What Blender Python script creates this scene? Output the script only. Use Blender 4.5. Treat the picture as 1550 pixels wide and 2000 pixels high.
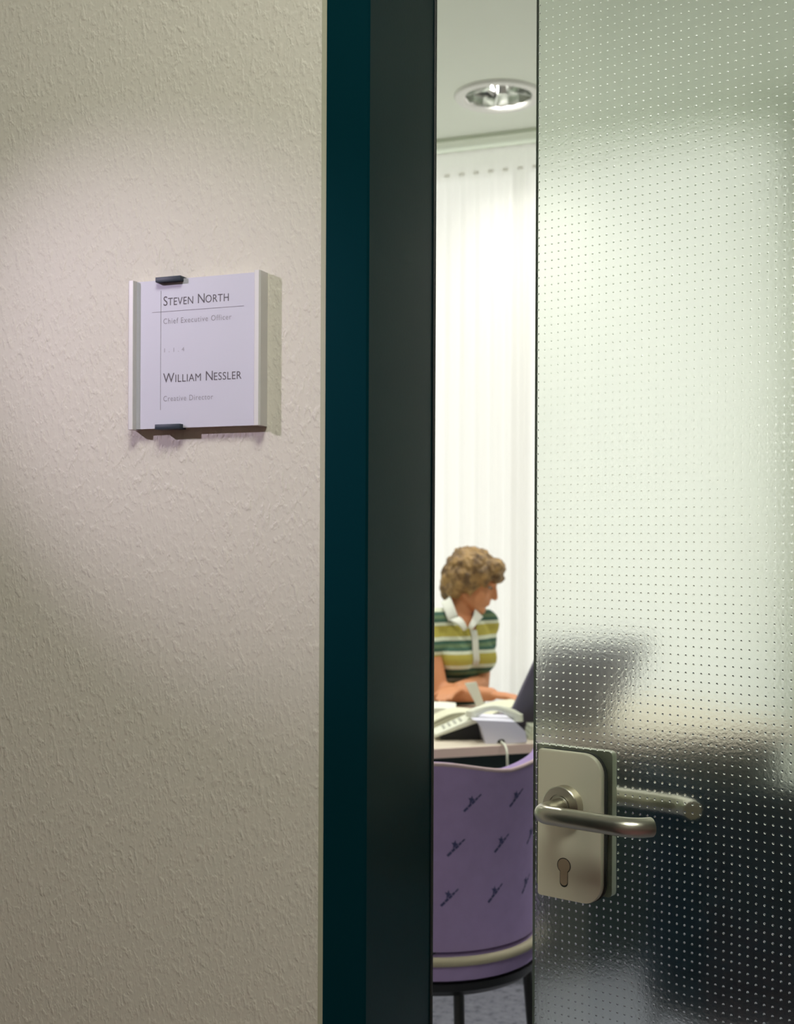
import bpy, bmesh, math, random
import numpy as np
from mathutils import Vector, Matrix, noise

for _o in list(bpy.data.objects):
    bpy.data.objects.remove(_o)
SC = bpy.context.scene
COL = SC.collection
PI = math.pi
YAW = math.radians(21.161)           # the camera is turned left of square-on to the wall
ROLL = 0.0045

# ------------------------------------------------------------------ camera
cam_d = bpy.data.cameras.new('camera')
cam = bpy.data.objects.new('camera', cam_d)
COL.objects.link(cam)
Rv = Vector((math.cos(YAW), math.sin(YAW), 0))
Fv = Vector((-math.sin(YAW), math.cos(YAW), 0))
Uv = Vector((0, 0, 1))
cr = Rv * math.cos(ROLL) + Uv * math.sin(ROLL)
cu = Uv * math.cos(ROLL) - Rv * math.sin(ROLL)
CAM = Vector((0.4443, -1.074, 1.34))
m = Matrix.Identity(4)
for i in range(3):
    m[i][0], m[i][1], m[i][2], m[i][3] = cr[i], cu[i], -Fv[i], CAM[i]
cam.matrix_world = m
cam_d.sensor_fit = 'VERTICAL'
cam_d.sensor_height = 24.0
cam_d.lens = 24.0 * 2400.0 / 2000.0
cam_d.shift_y = 65.0 / 2000.0
cam_d.clip_start = 0.02
cam_d.dof.use_dof = True
cam_d.dof.focus_distance = 1.33
cam_d.dof.aperture_fstop = 6.3
SC.camera = cam

# ------------------------------------------------------------------ world, lights, exposure
SC.view_settings.view_transform = 'Standard'
SC.view_settings.look = 'None'
SC.view_settings.gamma = 1.0
SC.view_settings.use_curve_mapping = False
SC.view_settings.exposure = 0.0
SC.cycles.use_denoising = True
SC.cycles.max_bounces = 14
SC.cycles.diffuse_bounces = 6
SC.cycles.glossy_bounces = 6
SC.cycles.transmission_bounces = 10
SC.cycles.transparent_max_bounces = 12
SC.cycles.sample_clamp_indirect = 6.0
SC.cycles.caustics_reflective = False

W = bpy.data.worlds.new('overcast_sky')
SC.world = W
W.use_nodes = True
wb = W.node_tree.nodes['Background']
wb.inputs['Color'].default_value = (1.0, 0.965, 0.945, 1)
wb.inputs['Strength'].default_value = 1.78

def light(name, kind, loc, target, energy, color, **kw):
    d = bpy.data.lights.new(name, kind)
    d.energy = energy
    d.color = color
    for k, v in kw.items():
        setattr(d, k, v)
    o = bpy.data.objects.new(name, d)
    COL.objects.link(o)
    o.location = loc
    o.rotation_euler = (Vector(target) - Vector(loc)).to_track_quat('-Z', 'Y').to_euler()
    return o

# portal that guides the daylight through the window opening
po = light('window_portal', 'AREA', (-1.65, 4.36, 1.55), (-1.65, 3.0, 1.55), 1.0, (1, 1, 1), shape='RECTANGLE', size=3.5, size_y=2.9)
po.data.cycles.is_portal = True
po2 = light('window_portal', 'AREA', (0.98, 4.36, 1.6), (0.98, 3.0, 1.6), 1.0, (1, 1, 1), shape='RECTANGLE', size=1.0, size_y=2.6)
po2.data.cycles.is_portal = True
# corridor: spotlight on the name plate, from the upper left
light('sign_spotlight', 'SPOT', (-1.13, -0.98, 2.03), (-0.215, 0.0, 1.50), 50.0, (0.90, 0.79, 1.0),
      spot_size=math.radians(24), spot_blend=1.0, shadow_soft_size=0.012)

# ------------------------------------------------------------------ material helpers
def mat(name, color, rough=0.6, metal=0.0, spec=0.5, **kw):
    mt = bpy.data.materials.new(name)
    mt.use_nodes = True
    b = mt.node_tree.nodes['Principled BSDF']
    b.inputs['Base Color'].default_value = (*color, 1)
    b.inputs['Roughness'].default_value = rough
    b.inputs['Metallic'].default_value = metal
    b.inputs['Specular IOR Level'].default_value = spec
    for k, v in kw.items():
        b.inputs[k.replace('_', ' ')].default_value = v
    return mt

def nd(mt, typ, **kw):
    n = mt.node_tree.nodes.new(typ)
    for k, v in kw.items():
        if k in n.inputs:
            n.inputs[k].default_value = v
        else:
            setattr(n, k, v)
    return n

def lk(mt, a, ao, b, bi):
    mt.node_tree.links.new(a.outputs[ao], b.inputs[bi])

def coords(mt, scale=(1, 1, 1), rot=(0, 0, 0), kind='Object'):
    tc = nd(mt, 'ShaderNodeTexCoord')
    mp = nd(mt, 'ShaderNodeMapping')
    mp.inputs['Scale'].default_value = scale
    mp.inputs['Rotation'].default_value = rot
    lk(mt, tc, kind, mp, 'Vector')
    return mp

def ramp(mt, stops, interp='LINEAR'):
    r = nd(mt, 'ShaderNodeValToRGB')
    cr_ = r.color_ramp
    cr_.interpolation = interp
    while len(cr_.elements) < len(stops):
        cr_.elements.new(0.5)
    for e, (p, c) in zip(cr_.elements, stops):
        e.position = p
        e.color = (*c, 1) if len(c) == 3 else c
    return r

def add_bump(mt, scale, strength, dist, detail=2.0, mapping=None, lo=0.0, hi=1.0):
    b = mt.node_tree.nodes['Principled BSDF']
    mp = mapping or coords(mt)
    n = nd(mt, 'ShaderNodeTexNoise', Scale=scale, Detail=detail)
    lk(mt, mp, 0, n, 'Vector')
    r = ramp(mt, [(lo, (0, 0, 0)), (hi, (1, 1, 1))], 'EASE')
    lk(mt, n, 'Fac', r, 'Fac')
    bp = nd(mt, 'ShaderNodeBump', Strength=strength, Distance=dist)
    lk(mt, r, 'Color', bp, 'Height')
    lk(mt, bp, 'Normal', b, 'Normal')
    return bp

def vary(mt, c1, c2, scale, detail=3.0, mapping=None, lo=0.35, hi=0.65):
    b = mt.node_tree.nodes['Principled BSDF']
    mp = mapping or coords(mt)
    n = nd(mt, 'ShaderNodeTexNoise', Scale=scale, Detail=detail)
    lk(mt, mp, 0, n, 'Vector')
    r = ramp(mt, [(lo, c1), (hi, c2)])
    lk(mt, n, 'Fac', r, 'Fac')
    lk(mt, r, 'Color', b, 'Base Color')

# ------------------------------------------------------------------ mesh helpers
def obj(name, me, material, parent=None, smooth=False):
    o = bpy.data.objects.new(name, me)
    COL.objects.link(o)
    if material is not None and not me.materials:
        me.materials.append(material)
    if smooth:
        me.polygons.foreach_set('use_smooth', [True] * len(me.polygons))
    if parent is not None:
        o.parent = parent
    return o

def mesh_of(bm, name='m'):
    bmesh.ops.recalc_face_normals(bm, faces=bm.faces)
    me = bpy.data.meshes.new(name)
    bm.to_mesh(me)
    bm.free()
    return me

def smooth_angle(me, deg=35):
    me.polygons.foreach_set('use_smooth', [True] * len(me.polygons))
    try:
        me.set_sharp_from_angle(angle=math.radians(deg))
    except Exception:
        pass

def box_bm(bm, lo, hi, bevel=0.0, seg=2):
    r = bmesh.ops.create_cube(bm, size=1.0)
    vs = r['verts']
    for v in vs:
        v.co = Vector([(lo[i] + hi[i]) / 2 + v.co[i] * (hi[i] - lo[i]) for i in range(3)])
    if bevel > 0:
        es = list({e for v in vs for e in v.link_edges})
        bmesh.ops.bevel(bm, geom=es, offset=bevel, segments=seg, affect='EDGES', profile=0.5)

def box(name, lo, hi, material, parent=None, bevel=0.0, seg=2):
    bm = bmesh.new()
    box_bm(bm, lo, hi, bevel, seg)
    me = mesh_of(bm, name)
    if bevel > 0:
        smooth_angle(me)
    return obj(name, me, material, parent)

def boxes(name, lst, material, parent=None, bevel=0.0):
    bm = bmesh.new()
    for lo, hi in lst:
        box_bm(bm, lo, hi, bevel)
    return obj(name, mesh_of(bm, name), material, parent)

def prism(name, pts, axis, a0, a1, material, parent=None, bevel=0.0, smooth=None):
    """closed polygon pts (2D) swept along axis 0/1/2 from a0 to a1"""
    bm = bmesh.new()
    def mk(p, a):
        c = [p[0], p[1]]
        c.insert(axis, a)
        return bm.verts.new(c)
    A = [mk(p, a0) for p in pts]
    B = [mk(p, a1) for p in pts]
    n = len(pts)
    bm.faces.new(A)
    bm.faces.new(B[::-1])
    for i in range(n):
        bm.faces.new((A[i], B[i], B[(i + 1) % n], A[(i + 1) % n]))
    bmesh.ops.recalc_face_normals(bm, faces=bm.faces)
    if bevel > 0:
        bmesh.ops.bevel(bm, geom=bm.edges[:], offset=bevel, segments=2, affect='EDGES', profile=0.5)
    me = mesh_of(bm, name)
    if smooth:
        smooth_angle(me, smooth)
    elif bevel > 0:
        smooth_angle(me)
    return obj(name, me, material, parent)

def tube_bm(bm, pts, rad, seg=12, cap=True):
    pts = [Vector(p) for p in pts]
    n = len(pts)
    rads = rad if isinstance(rad, (list, tuple)) else [rad] * n
    rings = []
    prev = None
    for i, p in enumerate(pts):
        t = (pts[min(i + 1, n - 1)] - pts[max(i - 1, 0)]).normalized()
        if prev is None:
            a = Vector((0, 0, 1)) if abs(t.z) < 0.9 else Vector((1, 0, 0))
            u = t.cross(a).normalized()
        else:
            u = (prev - t * prev.dot(t)).normalized()
        prev = u
        w = t.cross(u)
        rings.append([bm.verts.new(p + (u * math.cos(2 * PI * k / seg) + w * math.sin(2 * PI * k / seg)) * rads[i]) for k in range(seg)])
    for a, b in zip(rings, rings[1:]):
        for k in range(seg):
            bm.faces.new((a[k], a[(k + 1) % seg], b[(k + 1) % seg], b[k]))
    if cap:
        bm.faces.new(rings[0][::-1])
        bm.faces.new(rings[-1])

def tube(name, pts, rad, material, parent=None, seg=12):
    bm = bmesh.new()
    tube_bm(bm, pts, rad, seg)
    me = mesh_of(bm, name)
    smooth_angle(me, 50)
    return obj(name, me, material, parent)

def lathe(name, prof, material, parent=None, seg=40, closed=False, mat4=None, ang=35):
    """prof: list of (radius, height) about z"""
    bm = bmesh.new()
    rings = []
    for r, h in prof:
        if r < 1e-6:
            rings.append([bm.verts.new((0, 0, h))])
        else:
            rings.append([bm.verts.new((r * math.cos(2 * PI * k / seg), r * math.sin(2 * PI * k / seg), h)) for k in range(seg)])
    pairs = list(zip(rings, rings[1:]))
    if closed:
        pairs.append((rings[-1], rings[0]))
    for a, b in pairs:
        for k in range(seg):
            k2 = (k + 1) % seg
            if len(a) == 1 and len(b) == 1:
                continue
            if len(a) == 1:
                bm.faces.new((a[0], b[k], b[k2]))
            elif len(b) == 1:
                bm.faces.new((a[k], b[0], a[k2]))
            else:
                bm.faces.new((a[k], b[k], b[k2], a[k2]))
    if mat4 is not None:
        bmesh.ops.transform(bm, matrix=mat4, verts=bm.verts)
    me = mesh_of(bm, name)
    smooth_angle(me, ang)
    return obj(name, me, material, parent)

def empty(name, loc=(0, 0, 0), rz=0.0):
    o = bpy.data.objects.new(name, None)
    COL.objects.link(o)
    o.location = loc
    o.rotation_euler = (0, 0, rz)
    o.empty_display_size = 0.05
    return o

def tag(o, label, cat=None, group=None):
    o['label'] = label
    if cat:
        o['category'] = cat
    if group:
        o['group'] = group
    return o

def struct(o, label=None):
    o['kind'] = 'structure'
    if label:
        o['label'] = label
    return o

def bez(p0, p1, p2, p3, n):
    out = []
    for i in range(n + 1):
        t = i / n
        out.append(Vector(p0) * (1 - t) ** 3 + Vector(p1) * 3 * t * (1 - t) ** 2 + Vector(p2) * 3 * t * t * (1 - t) + Vector(p3) * t ** 3)
    return out

# ------------------------------------------------------------------ materials of the setting
m_plaster = mat('wall_plaster', (0.60, 0.550, 0.492), 0.55, spec=0.35)
def plaster_nodes(mt):
    b = mt.node_tree.nodes['Principled BSDF']
    mp = coords(mt, rot=(0, math.radians(25), 0))
    mp2 = coords(mt, scale=(1.0, 1.0, 0.55), rot=(0, math.radians(28), 0))
    n1 = nd(mt, 'ShaderNodeTexNoise', Scale=190.0, Detail=2.0, Distortion=0.15)
    n2 = nd(mt, 'ShaderNodeTexNoise', Scale=70.0, Detail=2.0)
    lk(mt, mp2, 0, n1, 'Vector'); lk(mt, mp, 0, n2, 'Vector')
    r1 = ramp(mt, [(0.42, (0, 0, 0)), (0.66, (1, 1, 1))], 'EASE')
    r2 = ramp(mt, [(0.35, (0.15,) * 3), (0.62, (1, 1, 1))])
    lk(mt, n1, 'Fac', r1, 'Fac'); lk(mt, n2, 'Fac', r2, 'Fac')
    mul = nd(mt, 'ShaderNodeMath', operation='MULTIPLY')
    lk(mt, r1, 'Color', mul, 0); lk(mt, r2, 'Color', mul, 1)
    bp = nd(mt, 'ShaderNodeBump', Strength=0.40, Distance=0.0015)
    lk(mt, mul, 0, bp, 'Height'); lk(mt, bp, 'Normal', b, 'Normal')
plaster_nodes(m_plaster)
m_caulk = mat('caulk_joint', (0.38, 0.36, 0.27), 0.6)
add_bump(m_caulk, 60, 0.3, 0.001)
m_frame = mat('dark_green_lacquer', (0.0010, 0.0215, 0.0300), 0.30, spec=0.06)
m_frame.node_tree.nodes['Principled BSDF'].inputs['Specular Tint'].default_value = (0.62, 1.0, 0.93, 1)
add_bump(m_frame, 220, 0.06, 0.0004)
m_gasket = mat('rubber_gasket', (0.012, 0.012, 0.012), 0.55)
m_roomwall = mat('room_wall_paint', (0.66, 0.76, 0.62), 0.8)
add_bump(m_roomwall, 120, 0.2, 0.001)
m_ceil = mat('room_ceiling_paint', (0.88, 0.93, 0.85), 0.85)
m_corrceil = mat('corridor_ceiling_paint', (0.66, 0.76, 0.64), 0.85)
m_corrfloor = mat('corridor_floor_covering', (0.30, 0.14, 0.16), 0.7)
m_corrwall = mat('corridor_wall_paint', (0.38, 0.33, 0.31), 0.8)
m_carpet = mat('grey_carpet', (0.27, 0.27, 0.31), 0.95, spec=0.1)
def carpet_nodes(mt):
    b = mt.node_tree.nodes['Principled BSDF']
    mp = coords(mt)
    n = nd(mt, 'ShaderNodeTexNoise', Scale=38.0, Detail=6.0, Roughness=0.7)
    lk(mt, mp, 0, n, 'Vector')
    r = ramp(mt, [(0.36, (0.13, 0.13, 0.165)), (0.47, (0.25, 0.255, 0.315)), (0.7, (0.32, 0.33, 0.40))])
    lk(mt, n, 'Fac', r, 'Fac'); lk(mt, r, 'Color', b, 'Base Color')
    n2 = nd(mt, 'ShaderNodeTexNoise', Scale=400.0, Detail=2.0)
    lk(mt, mp, 0, n2, 'Vector')
    bp = nd(mt, 'ShaderNodeBump', Strength=0.5, Distance=0.003)
    lk(mt, n2, 'Fac', bp, 'Height'); lk(mt, bp, 'Normal', b, 'Normal')
carpet_nodes(m_carpet)

# ------------------------------------------------------------------ the setting
H_ROOM = 3.08
H_COR = 2.75
Y_WIN = 4.051
X0, X1 = -3.6, 2.6
WT = 0.184          # wall thickness
DW = 0.935          # clear width of the door opening
ZD = 2.16

struct(box('floor', (X0 - 0.1, 0.09, -0.12), (X1 + 0.1, 4.9, 0.0), m_carpet), 'mottled grey carpet floor')
struct(box('floor_corridor', (X0 - 0.1, -2.3, -0.12), (X1 + 0.1, 0.09, 0.0), m_corrfloor), 'reddish grey corridor floor')
struct(box('wall_left', (X0, 0.0, 0.0), (-0.0505, WT, H_ROOM), m_plaster), 'cream textured plaster wall carrying the name plate')
struct(box('wall_right', (DW + 0.0505, 0.0, 0.0), (X1, WT, H_ROOM), m_plaster), 'cream textured plaster wall beside the door hinges')
struct(box('wall_above_door', (-0.0505, 0.0, ZD + 0.0505), (DW + 0.0505, WT, H_ROOM), m_plaster), 'cream plaster wall above the door')
struct(box('wall_corridor', (X0, -2.3, 0.0), (X1, -2.2, H_COR), m_corrwall), 'plain corridor wall opposite the door')
struct(box('wall_corridor_end_left', (X0 - 0.1, -2.3, 0.0), (X0, WT, H_COR), m_corrwall), 'corridor end wall on the left')
struct(box('wall_corridor_end_right', (X1, -2.3, 0.0), (X1 + 0.1, WT, H_COR), m_corrwall), 'corridor end wall on the right')
struct(box('ceiling_corridor', (X0 - 0.1, -2.3, H_COR), (X1 + 0.1, 0.0, H_COR + 0.1), m_corrceil), 'corridor ceiling')
struct(box('wall_room_left', (X0 - 0.1, WT, 0.0), (X0, Y_WIN + 0.3, H_ROOM), m_roomwall), 'side wall of the office on the left')
struct(box('wall_room_right', (X1, WT, 0.0), (X1 + 0.1, Y_WIN + 0.3, H_ROOM), m_roomwall), 'side wall of the office on the right')
# window wall with two openings
WINS = [(-3.35, 0.13), (0.50, 1.46)]
WZ0, WZ1 = 0.10, 3.065
piers = [(X0, WINS[0][0]), (WINS[0][1], WINS[1][0]), (WINS[1][1], X1)]
struct(boxes('wall_window', [((a_, Y_WIN, 0), (b_, Y_WIN + 0.3, H_ROOM)) for a_, b_ in piers] +
       [((a_, Y_WIN, 0), (b_, Y_WIN + 0.3, WZ0)) for a_, b_ in WINS] + [((a_, Y_WIN, WZ1), (b_, Y_WIN + 0.3, H_ROOM)) for a_, b_ in WINS], m_roomwall), 'window wall of the office')
m_winframe = mat('white_window_frame', (0.8, 0.8, 0.78), 0.4)
m_winglass = bpy.data.materials.new('window_glass')
m_winglass.use_nodes = True
nt = m_winglass.node_tree
nt.nodes.remove(nt.nodes['Principled BSDF'])
tr = nt.nodes.new('ShaderNodeBsdfTransparent'); tr.inputs['Color'].default_value = (0.95, 0.97, 0.95, 1)
gl = nt.nodes.new('ShaderNodeBsdfGlossy'); gl.inputs['Roughness'].default_value = 0.02
mx = nt.nodes.new('ShaderNodeMixShader'); mx.inputs['Fac'].default_value = 0.06
nt.links.new(tr.outputs[0], mx.inputs[1]); nt.links.new(gl.outputs[0], mx.inputs[2])
nt.links.new(mx.outputs[0], nt.nodes['Material Output'].inputs['Surface'])
fw = 0.05
for wi, (WX0, WX1) in enumerate(WINS):
    win = struct(empty('window_%d' % (wi + 1), (0, Y_WIN + 0.2, 0)), ('wide window behind the sheer curtain', 'second window behind the curtain, right of the pier')[wi])
    boxes('window_frame', [((WX0, -0.03, WZ0), (WX1, 0.03, WZ0 + fw)), ((WX0, -0.03, WZ1 - fw), (WX1, 0.03, WZ1)),
          ((WX0, -0.03, WZ0), (WX0 + fw, 0.03, WZ1)), ((WX1 - fw, -0.03, WZ0), (WX1, 0.03, WZ1))], m_winframe, win)
    nl = (3, 1)[wi]
    for k in range(1, nl):
        xx = WX0 + (WX1 - WX0) * k / nl
        box('mullion', (xx - 0.03, -0.03, WZ0 + fw), (xx + 0.03, 0.03, WZ1 - fw), m_winframe, win)
    for k in range(nl):
        a_ = WX0 + (WX1 - WX0) * k / nl + 0.03
        b_ = WX0 + (WX1 - WX0) * (k + 1) / nl - 0.03
        box('pane', (a_, -0.004, WZ0 + fw), (b_, 0.004, WZ1 - fw), m_winglass, win)

# ceiling of the office with a round hole for the downlight
LR = 0.150
DOWN = [(-0.912, 3.495, ' near the curtain'), (-0.912, 2.0, ' over the lilac chair, added as fill light'), (-2.4, 3.495, ' beyond the woman, added as fill light'), (-2.4, 2.0, ' beside the left wall, added as fill light'), (0.75, 3.495, ' near the pier, added as fill light'), (0.75, 2.0, ' behind the glass door, added as fill light')]  # only the first is in view; the other five are added to brighten the room
def ceiling_with_hole():
    bm = bmesh.new()
    n = 48
    q = 0.4
    xa, xb, ya, yb = X0 - 0.1, X1 + 0.1, WT, Y_WIN + 0.3
    def quad(x0, y0, x1, y1):
        bm.faces.new([bm.verts.new(c) for c in ((x0, y0, H_ROOM), (x1, y0, H_ROOM), (x1, y1, H_ROOM), (x0, y1, H_ROOM))])
    for LX, LY, _w in DOWN:
        sq = []
        for k in range(n):
            a = 2 * PI * k / n
            c, s = math.cos(a), math.sin(a)
            t = q / max(abs(c), abs(s))
            sq.append((LX + c * t, LY + s * t))
        ring = [bm.verts.new((LX + LR * 0.93 * math.cos(2 * PI * k / n), LY + LR * 0.93 * math.sin(2 * PI * k / n), H_ROOM)) for k in range(n)]
        outer = [bm.verts.new((x, y, H_ROOM)) for x, y in sq]
        for k in range(n):
            bm.faces.new((ring[k], ring[(k + 1) % n], outer[(k + 1) % n], outer[k]))
    xs = sorted({d[0] for d in DOWN}); ys = sorted({d[1] for d in DOWN})
    ye = [ya] + [v for y in ys for v in (y - q, y + q)] + [yb]
    for i in range(0, len(ye), 2):
        quad(xa, ye[i], xb, ye[i + 1])
    xe = [xa] + [v for x in xs for v in (x - q, x + q)] + [xb]
    for y in ys:
        for i in range(0, len(xe), 2):
            quad(xe[i], y - q, xe[i + 1], y + q)
    # slab above
    box_bm(bm, (xa, ya, H_ROOM + 0.2), (xb, yb, H_ROOM + 0.25))
    # rim around the slab keeps the void closed
    for lo, hi in (((xa, ya, H_ROOM + 0.001), (xa + 0.02, yb, H_ROOM + 0.2)), ((xb - 0.02, ya, H_ROOM + 0.001), (xb, yb, H_ROOM + 0.2)),
                   ((xa, ya, H_ROOM + 0.001), (xb, ya + 0.02, H_ROOM + 0.2)), ((xa, yb - 0.02, H_ROOM + 0.001), (xb, yb, H_ROOM + 0.2))):
        box_bm(bm, lo, hi)
    return mesh_of(bm, 'ceiling')
struct(obj('ceiling', ceiling_with_hole(), m_ceil), 'pale ceiling of the office')
m_cove = mat('cornice_paint', (0.80, 0.86, 0.74), 0.7)
struct(box('trim_3', (X0, Y_WIN - 0.155, H_ROOM - 0.016), (X1, Y_WIN - 0.02, H_ROOM), m_cove), 'pale green cornice strip along the ceiling above the curtain')

# door frame (steel casing wrapped round the wall)
fr = struct(empty('trim_1', (0, 0, 0)), 'dark green lacquered steel door frame')
def frame_profile(side):
    # (x, y) outline of one jamb; side -1 = handle side, +1 = hinge side (mirrored)
    p = [(-0.0440, -0.003), (0.0, -0.003), (0.0, WT + 0.003), (-0.0440, WT + 0.003), (-0.0440, WT), (-0.0505, WT), (-0.0505, 0.0), (-0.0440, 0.0)]
    p = [(-0.0440, -0.004), (-0.0440, -0.004), (-0.002, -0.004), (0.0, -0.002), (0.0, WT + 0.001), (-0.002, WT + 0.003), (-0.0440, WT + 0.003), (-0.0440, WT), (-0.0500, WT - 0.004), (-0.0500, 0.004), (-0.0440, 0.0)][1:]
    if side > 0:
        p = [(DW - x, y) for x, y in p][::-1]
    return p
prism('jamb', frame_profile(-1), 2, 0.0, ZD + 0.044, m_frame, fr)
prism('jamb', frame_profile(1), 2, 0.0, ZD + 0.044, m_frame, fr)
box('head', (0.0, -0.004, ZD), (DW, WT + 0.003, ZD + 0.044), m_frame, fr, bevel=0.002)
box('gasket', (0.0, WT - 0.006, 0.0), (0.0018, WT - 0.001, ZD), m_gasket, fr, bevel=0.0005)
struct(box('trim_2', (-0.0505, -0.0012, 0.0), (-0.0441, 0.001, ZD + 0.05), m_caulk), 'narrow smooth caulk strip between plaster and door frame')

# ------------------------------------------------------------------ glass door
OPEN = math.radians(16.452)
m_glass = bpy.data.materials.new('embossed_glass')
m_glass.use_nodes = True
def glass_nodes(mt, rough, tint):
    nt = mt.node_tree
    nt.nodes.remove(nt.nodes['Principled BSDF'])
    g = nt.nodes.new('ShaderNodeBsdfGlass')
    g.inputs['Color'].default_value = (*tint, 1)
    g.inputs['Roughness'].default_value = rough
    g.inputs['IOR'].default_value = 1.5
    tcn = nt.nodes.new('ShaderNodeTexCoord')
    n = nt.nodes.new('ShaderNodeTexNoise')
    n.inputs['Scale'].default_value = 260.0
    n.inputs['Detail'].default_value = 2.0
    nt.links.new(tcn.outputs['Object'], n.inputs['Vector'])
    bp = nt.nodes.new('ShaderNodeBump')
    bp.inputs['Strength'].default_value = 0.10
    bp.inputs['Distance'].default_value = 0.0008
    nt.links.new(n.outputs['Fac'], bp.inputs['Height'])
    nt.links.new(bp.outputs['Normal'], g.inputs['Normal'])
    nt.links.new(g.outputs[0], nt.nodes['Material Output'].inputs['Surface'])
glass_nodes(m_glass, 0.17, (0.95, 0.985, 0.95))
m_glassface = bpy.data.materials.new('embossed_glass_front')
m_glassface.use_nodes = True
glass_nodes(m_glassface, 0.06, (0.97, 0.99, 0.97))
m_glassedge = mat('ground_glass_edge', (0.10, 0.14, 0.11), 0.5)
m_steel = mat('brushed_nickel', (0.50, 0.47, 0.40), 0.30, metal=1.0)
add_bump(m_steel, 600, 0.05, 0.0002, mapping=coords(m_steel, scale=(0.05, 1, 1)))
m_plate = mat('champagne_satin_plate', (0.70, 0.655, 0.53), 0.42, metal=0.5)
m_plateback = mat('satin_plate_back', (0.55, 0.54, 0.46), 0.4, metal=0.6)
m_darkgap = mat('dark_gap', (0.01, 0.012, 0.011), 0.6)
m_brass = mat('cylinder_brass', (0.42, 0.33, 0.24), 0.45, metal=0.7)

door = struct(empty('door_1', (0.0590, 0.3853, 0.0), -OPEN), 'glass door with raised dots standing ajar')
DWD, DZ0, DZ1, GT = 0.866, 0.012, 2.14, 0.010
def glass_pane():
    px, pz = 0.00920, 0.00972
    nx = int(DWD / px)
    nz = int((DZ1 - DZ0) / pz)
    px = DWD / nx
    pz = (DZ1 - DZ0) / nz
    k = 8
    r0, r1 = 0.00150, 0.00090
    h1, h2 = 0.00062, 0.00088
    ang = np.array([2 * PI * i / k for i in range(k)]) + PI / 8
    # grid corners
    gx, gz = np.meshgrid(np.arange(nx + 1) * px, DZ0 + np.arange(nz + 1) * pz, indexing='ij')
    corners = np.stack([gx, np.zeros_like(gx), gz], -1).reshape(-1, 3)
    cx, cz = np.meshgrid((np.arange(nx) + 0.5) * px, DZ0 + (np.arange(nz) + 0.5) * pz, indexing='ij')
    cx = cx.reshape(-1); cz = cz.reshape(-1)
    nc = len(cx)
    loc = np.zeros((2 * k + 1, 3))
    loc[:k, 0] = r0 * np.cos(ang); loc[:k, 2] = r0 * np.sin(ang)
    loc[k:2 * k, 0] = r1 * np.cos(ang); loc[k:2 * k, 2] = r1 * np.sin(ang); loc[k:2 * k, 1] = -h1
    loc[2 * k, 1] = -h2
    cells = np.zeros((nc, 2 * k + 1, 3))
    cells += loc[None]
    cells[:, :, 0] += cx[:, None]; cells[:, :, 2] += cz[:, None]
    verts = np.concatenate([corners, cells.reshape(-1, 3)])
    base = len(corners)
    ii, jj = np.meshgrid(np.arange(nx), np.arange(nz), indexing='ij')
    ii = ii.reshape(-1); jj = jj.reshape(-1)
    c00 = ii * (nz + 1) + jj; c10 = (ii + 1) * (nz + 1) + jj; c01 = c00 + 1; c11 = c10 + 1
    b0 = base + np.arange(nc) * (2 * k + 1)
    faces4 = []
    # corner order counter-clockwise seen from -y (x right, z up): c10(-45), c11(45), c01(135), c00(225)
    cs = [c11, c01, c00, c10]
    tris, quads = [], []
    flat_t = 0
    for qd in range(4):
        cA, cB = cs[qd], cs[(qd + 1) % 4]
        i0 = 2 * qd; i1 = 2 * qd + 1; i2 = (2 * qd + 2) % 8
        tris.append(np.stack([cA, b0 + i1, b0 + i0], -1))
        quads.append(np.stack([cA, cB, b0 + i2, b0 + i1], -1))
    nflat_t, nflat_q = sum(len(t) for t in tris), sum(len(q) for q in quads)
    for i in range(k):
        i2 = (i + 1) % k
        quads.append(np.stack([b0 + i, b0 + i2, b0 + k + i2, b0 + k + i], -1))
        tris.append(np.stack([b0 + k + i, b0 + k + i2, b0 + 2 * k], -1))
    T = np.concatenate(tris); Q = np.concatenate(quads)
    # back and edges
    nb = len(verts)
    back = np.array([[0, GT, DZ0], [DWD, GT, DZ0], [DWD, GT, DZ1], [0, GT, DZ1]])
    verts = np.concatenate([verts, back])
    id_ = lambda i, j: i * (nz + 1) + j
    polys = [[nb + 1, nb, nb + 3, nb + 2]]
    polys.append([id_(i, 0) for i in range(nx + 1)] + [nb + 1, nb])
    polys.append([id_(i, nz) for i in range(nx, -1, -1)] + [nb + 3, nb + 2])
    polys.append([id_(0, j) for j in range(nz, -1, -1)] + [nb, nb + 3])
    polys.append([id_(nx, j) for j in range(nz + 1)] + [nb + 2, nb + 1])
    nT, nQ = len(T), len(Q)
    loops = np.concatenate([T.reshape(-1), Q.reshape(-1), np.array([v for p in polys for v in p])])
    counts = np.concatenate([np.full(nT, 3), np.full(nQ, 4), np.array([len(p) for p in polys])])
    starts = np.concatenate([[0], np.cumsum(counts)[:-1]])
    me = bpy.data.meshes.new('glass_pane')
    me.vertices.add(len(verts)); me.vertices.foreach_set('co', verts.reshape(-1))
    me.loops.add(len(loops)); me.loops.foreach_set('vertex_index', loops.astype(np.int32))
    me.polygons.add(len(counts)); me.polygons.foreach_set('loop_start', starts.astype(np.int32))
    sm = np.zeros(len(counts), bool)
    sm[nflat_t:nT] = True
    sm[nT + nflat_q:nT + nQ] = True
    mi = np.zeros(len(counts), np.int32)
    mi[:nT + nQ] = 1
    me.materials.append(m_glass); me.materials.append(m_glassface); me.materials.append(m_glassedge)
    mi[nT + nQ + 1:] = 2
    me.update(calc_edges=True)
    me.polygons.foreach_set('use_smooth', sm)
    me.polygons.foreach_set('material_index', mi)
    me.validate()
    me.update()
    return me
obj('glass_pane', glass_pane(), None, door)['label'] = 'pale green glass pane embossed with rows of small raised dots'

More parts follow.
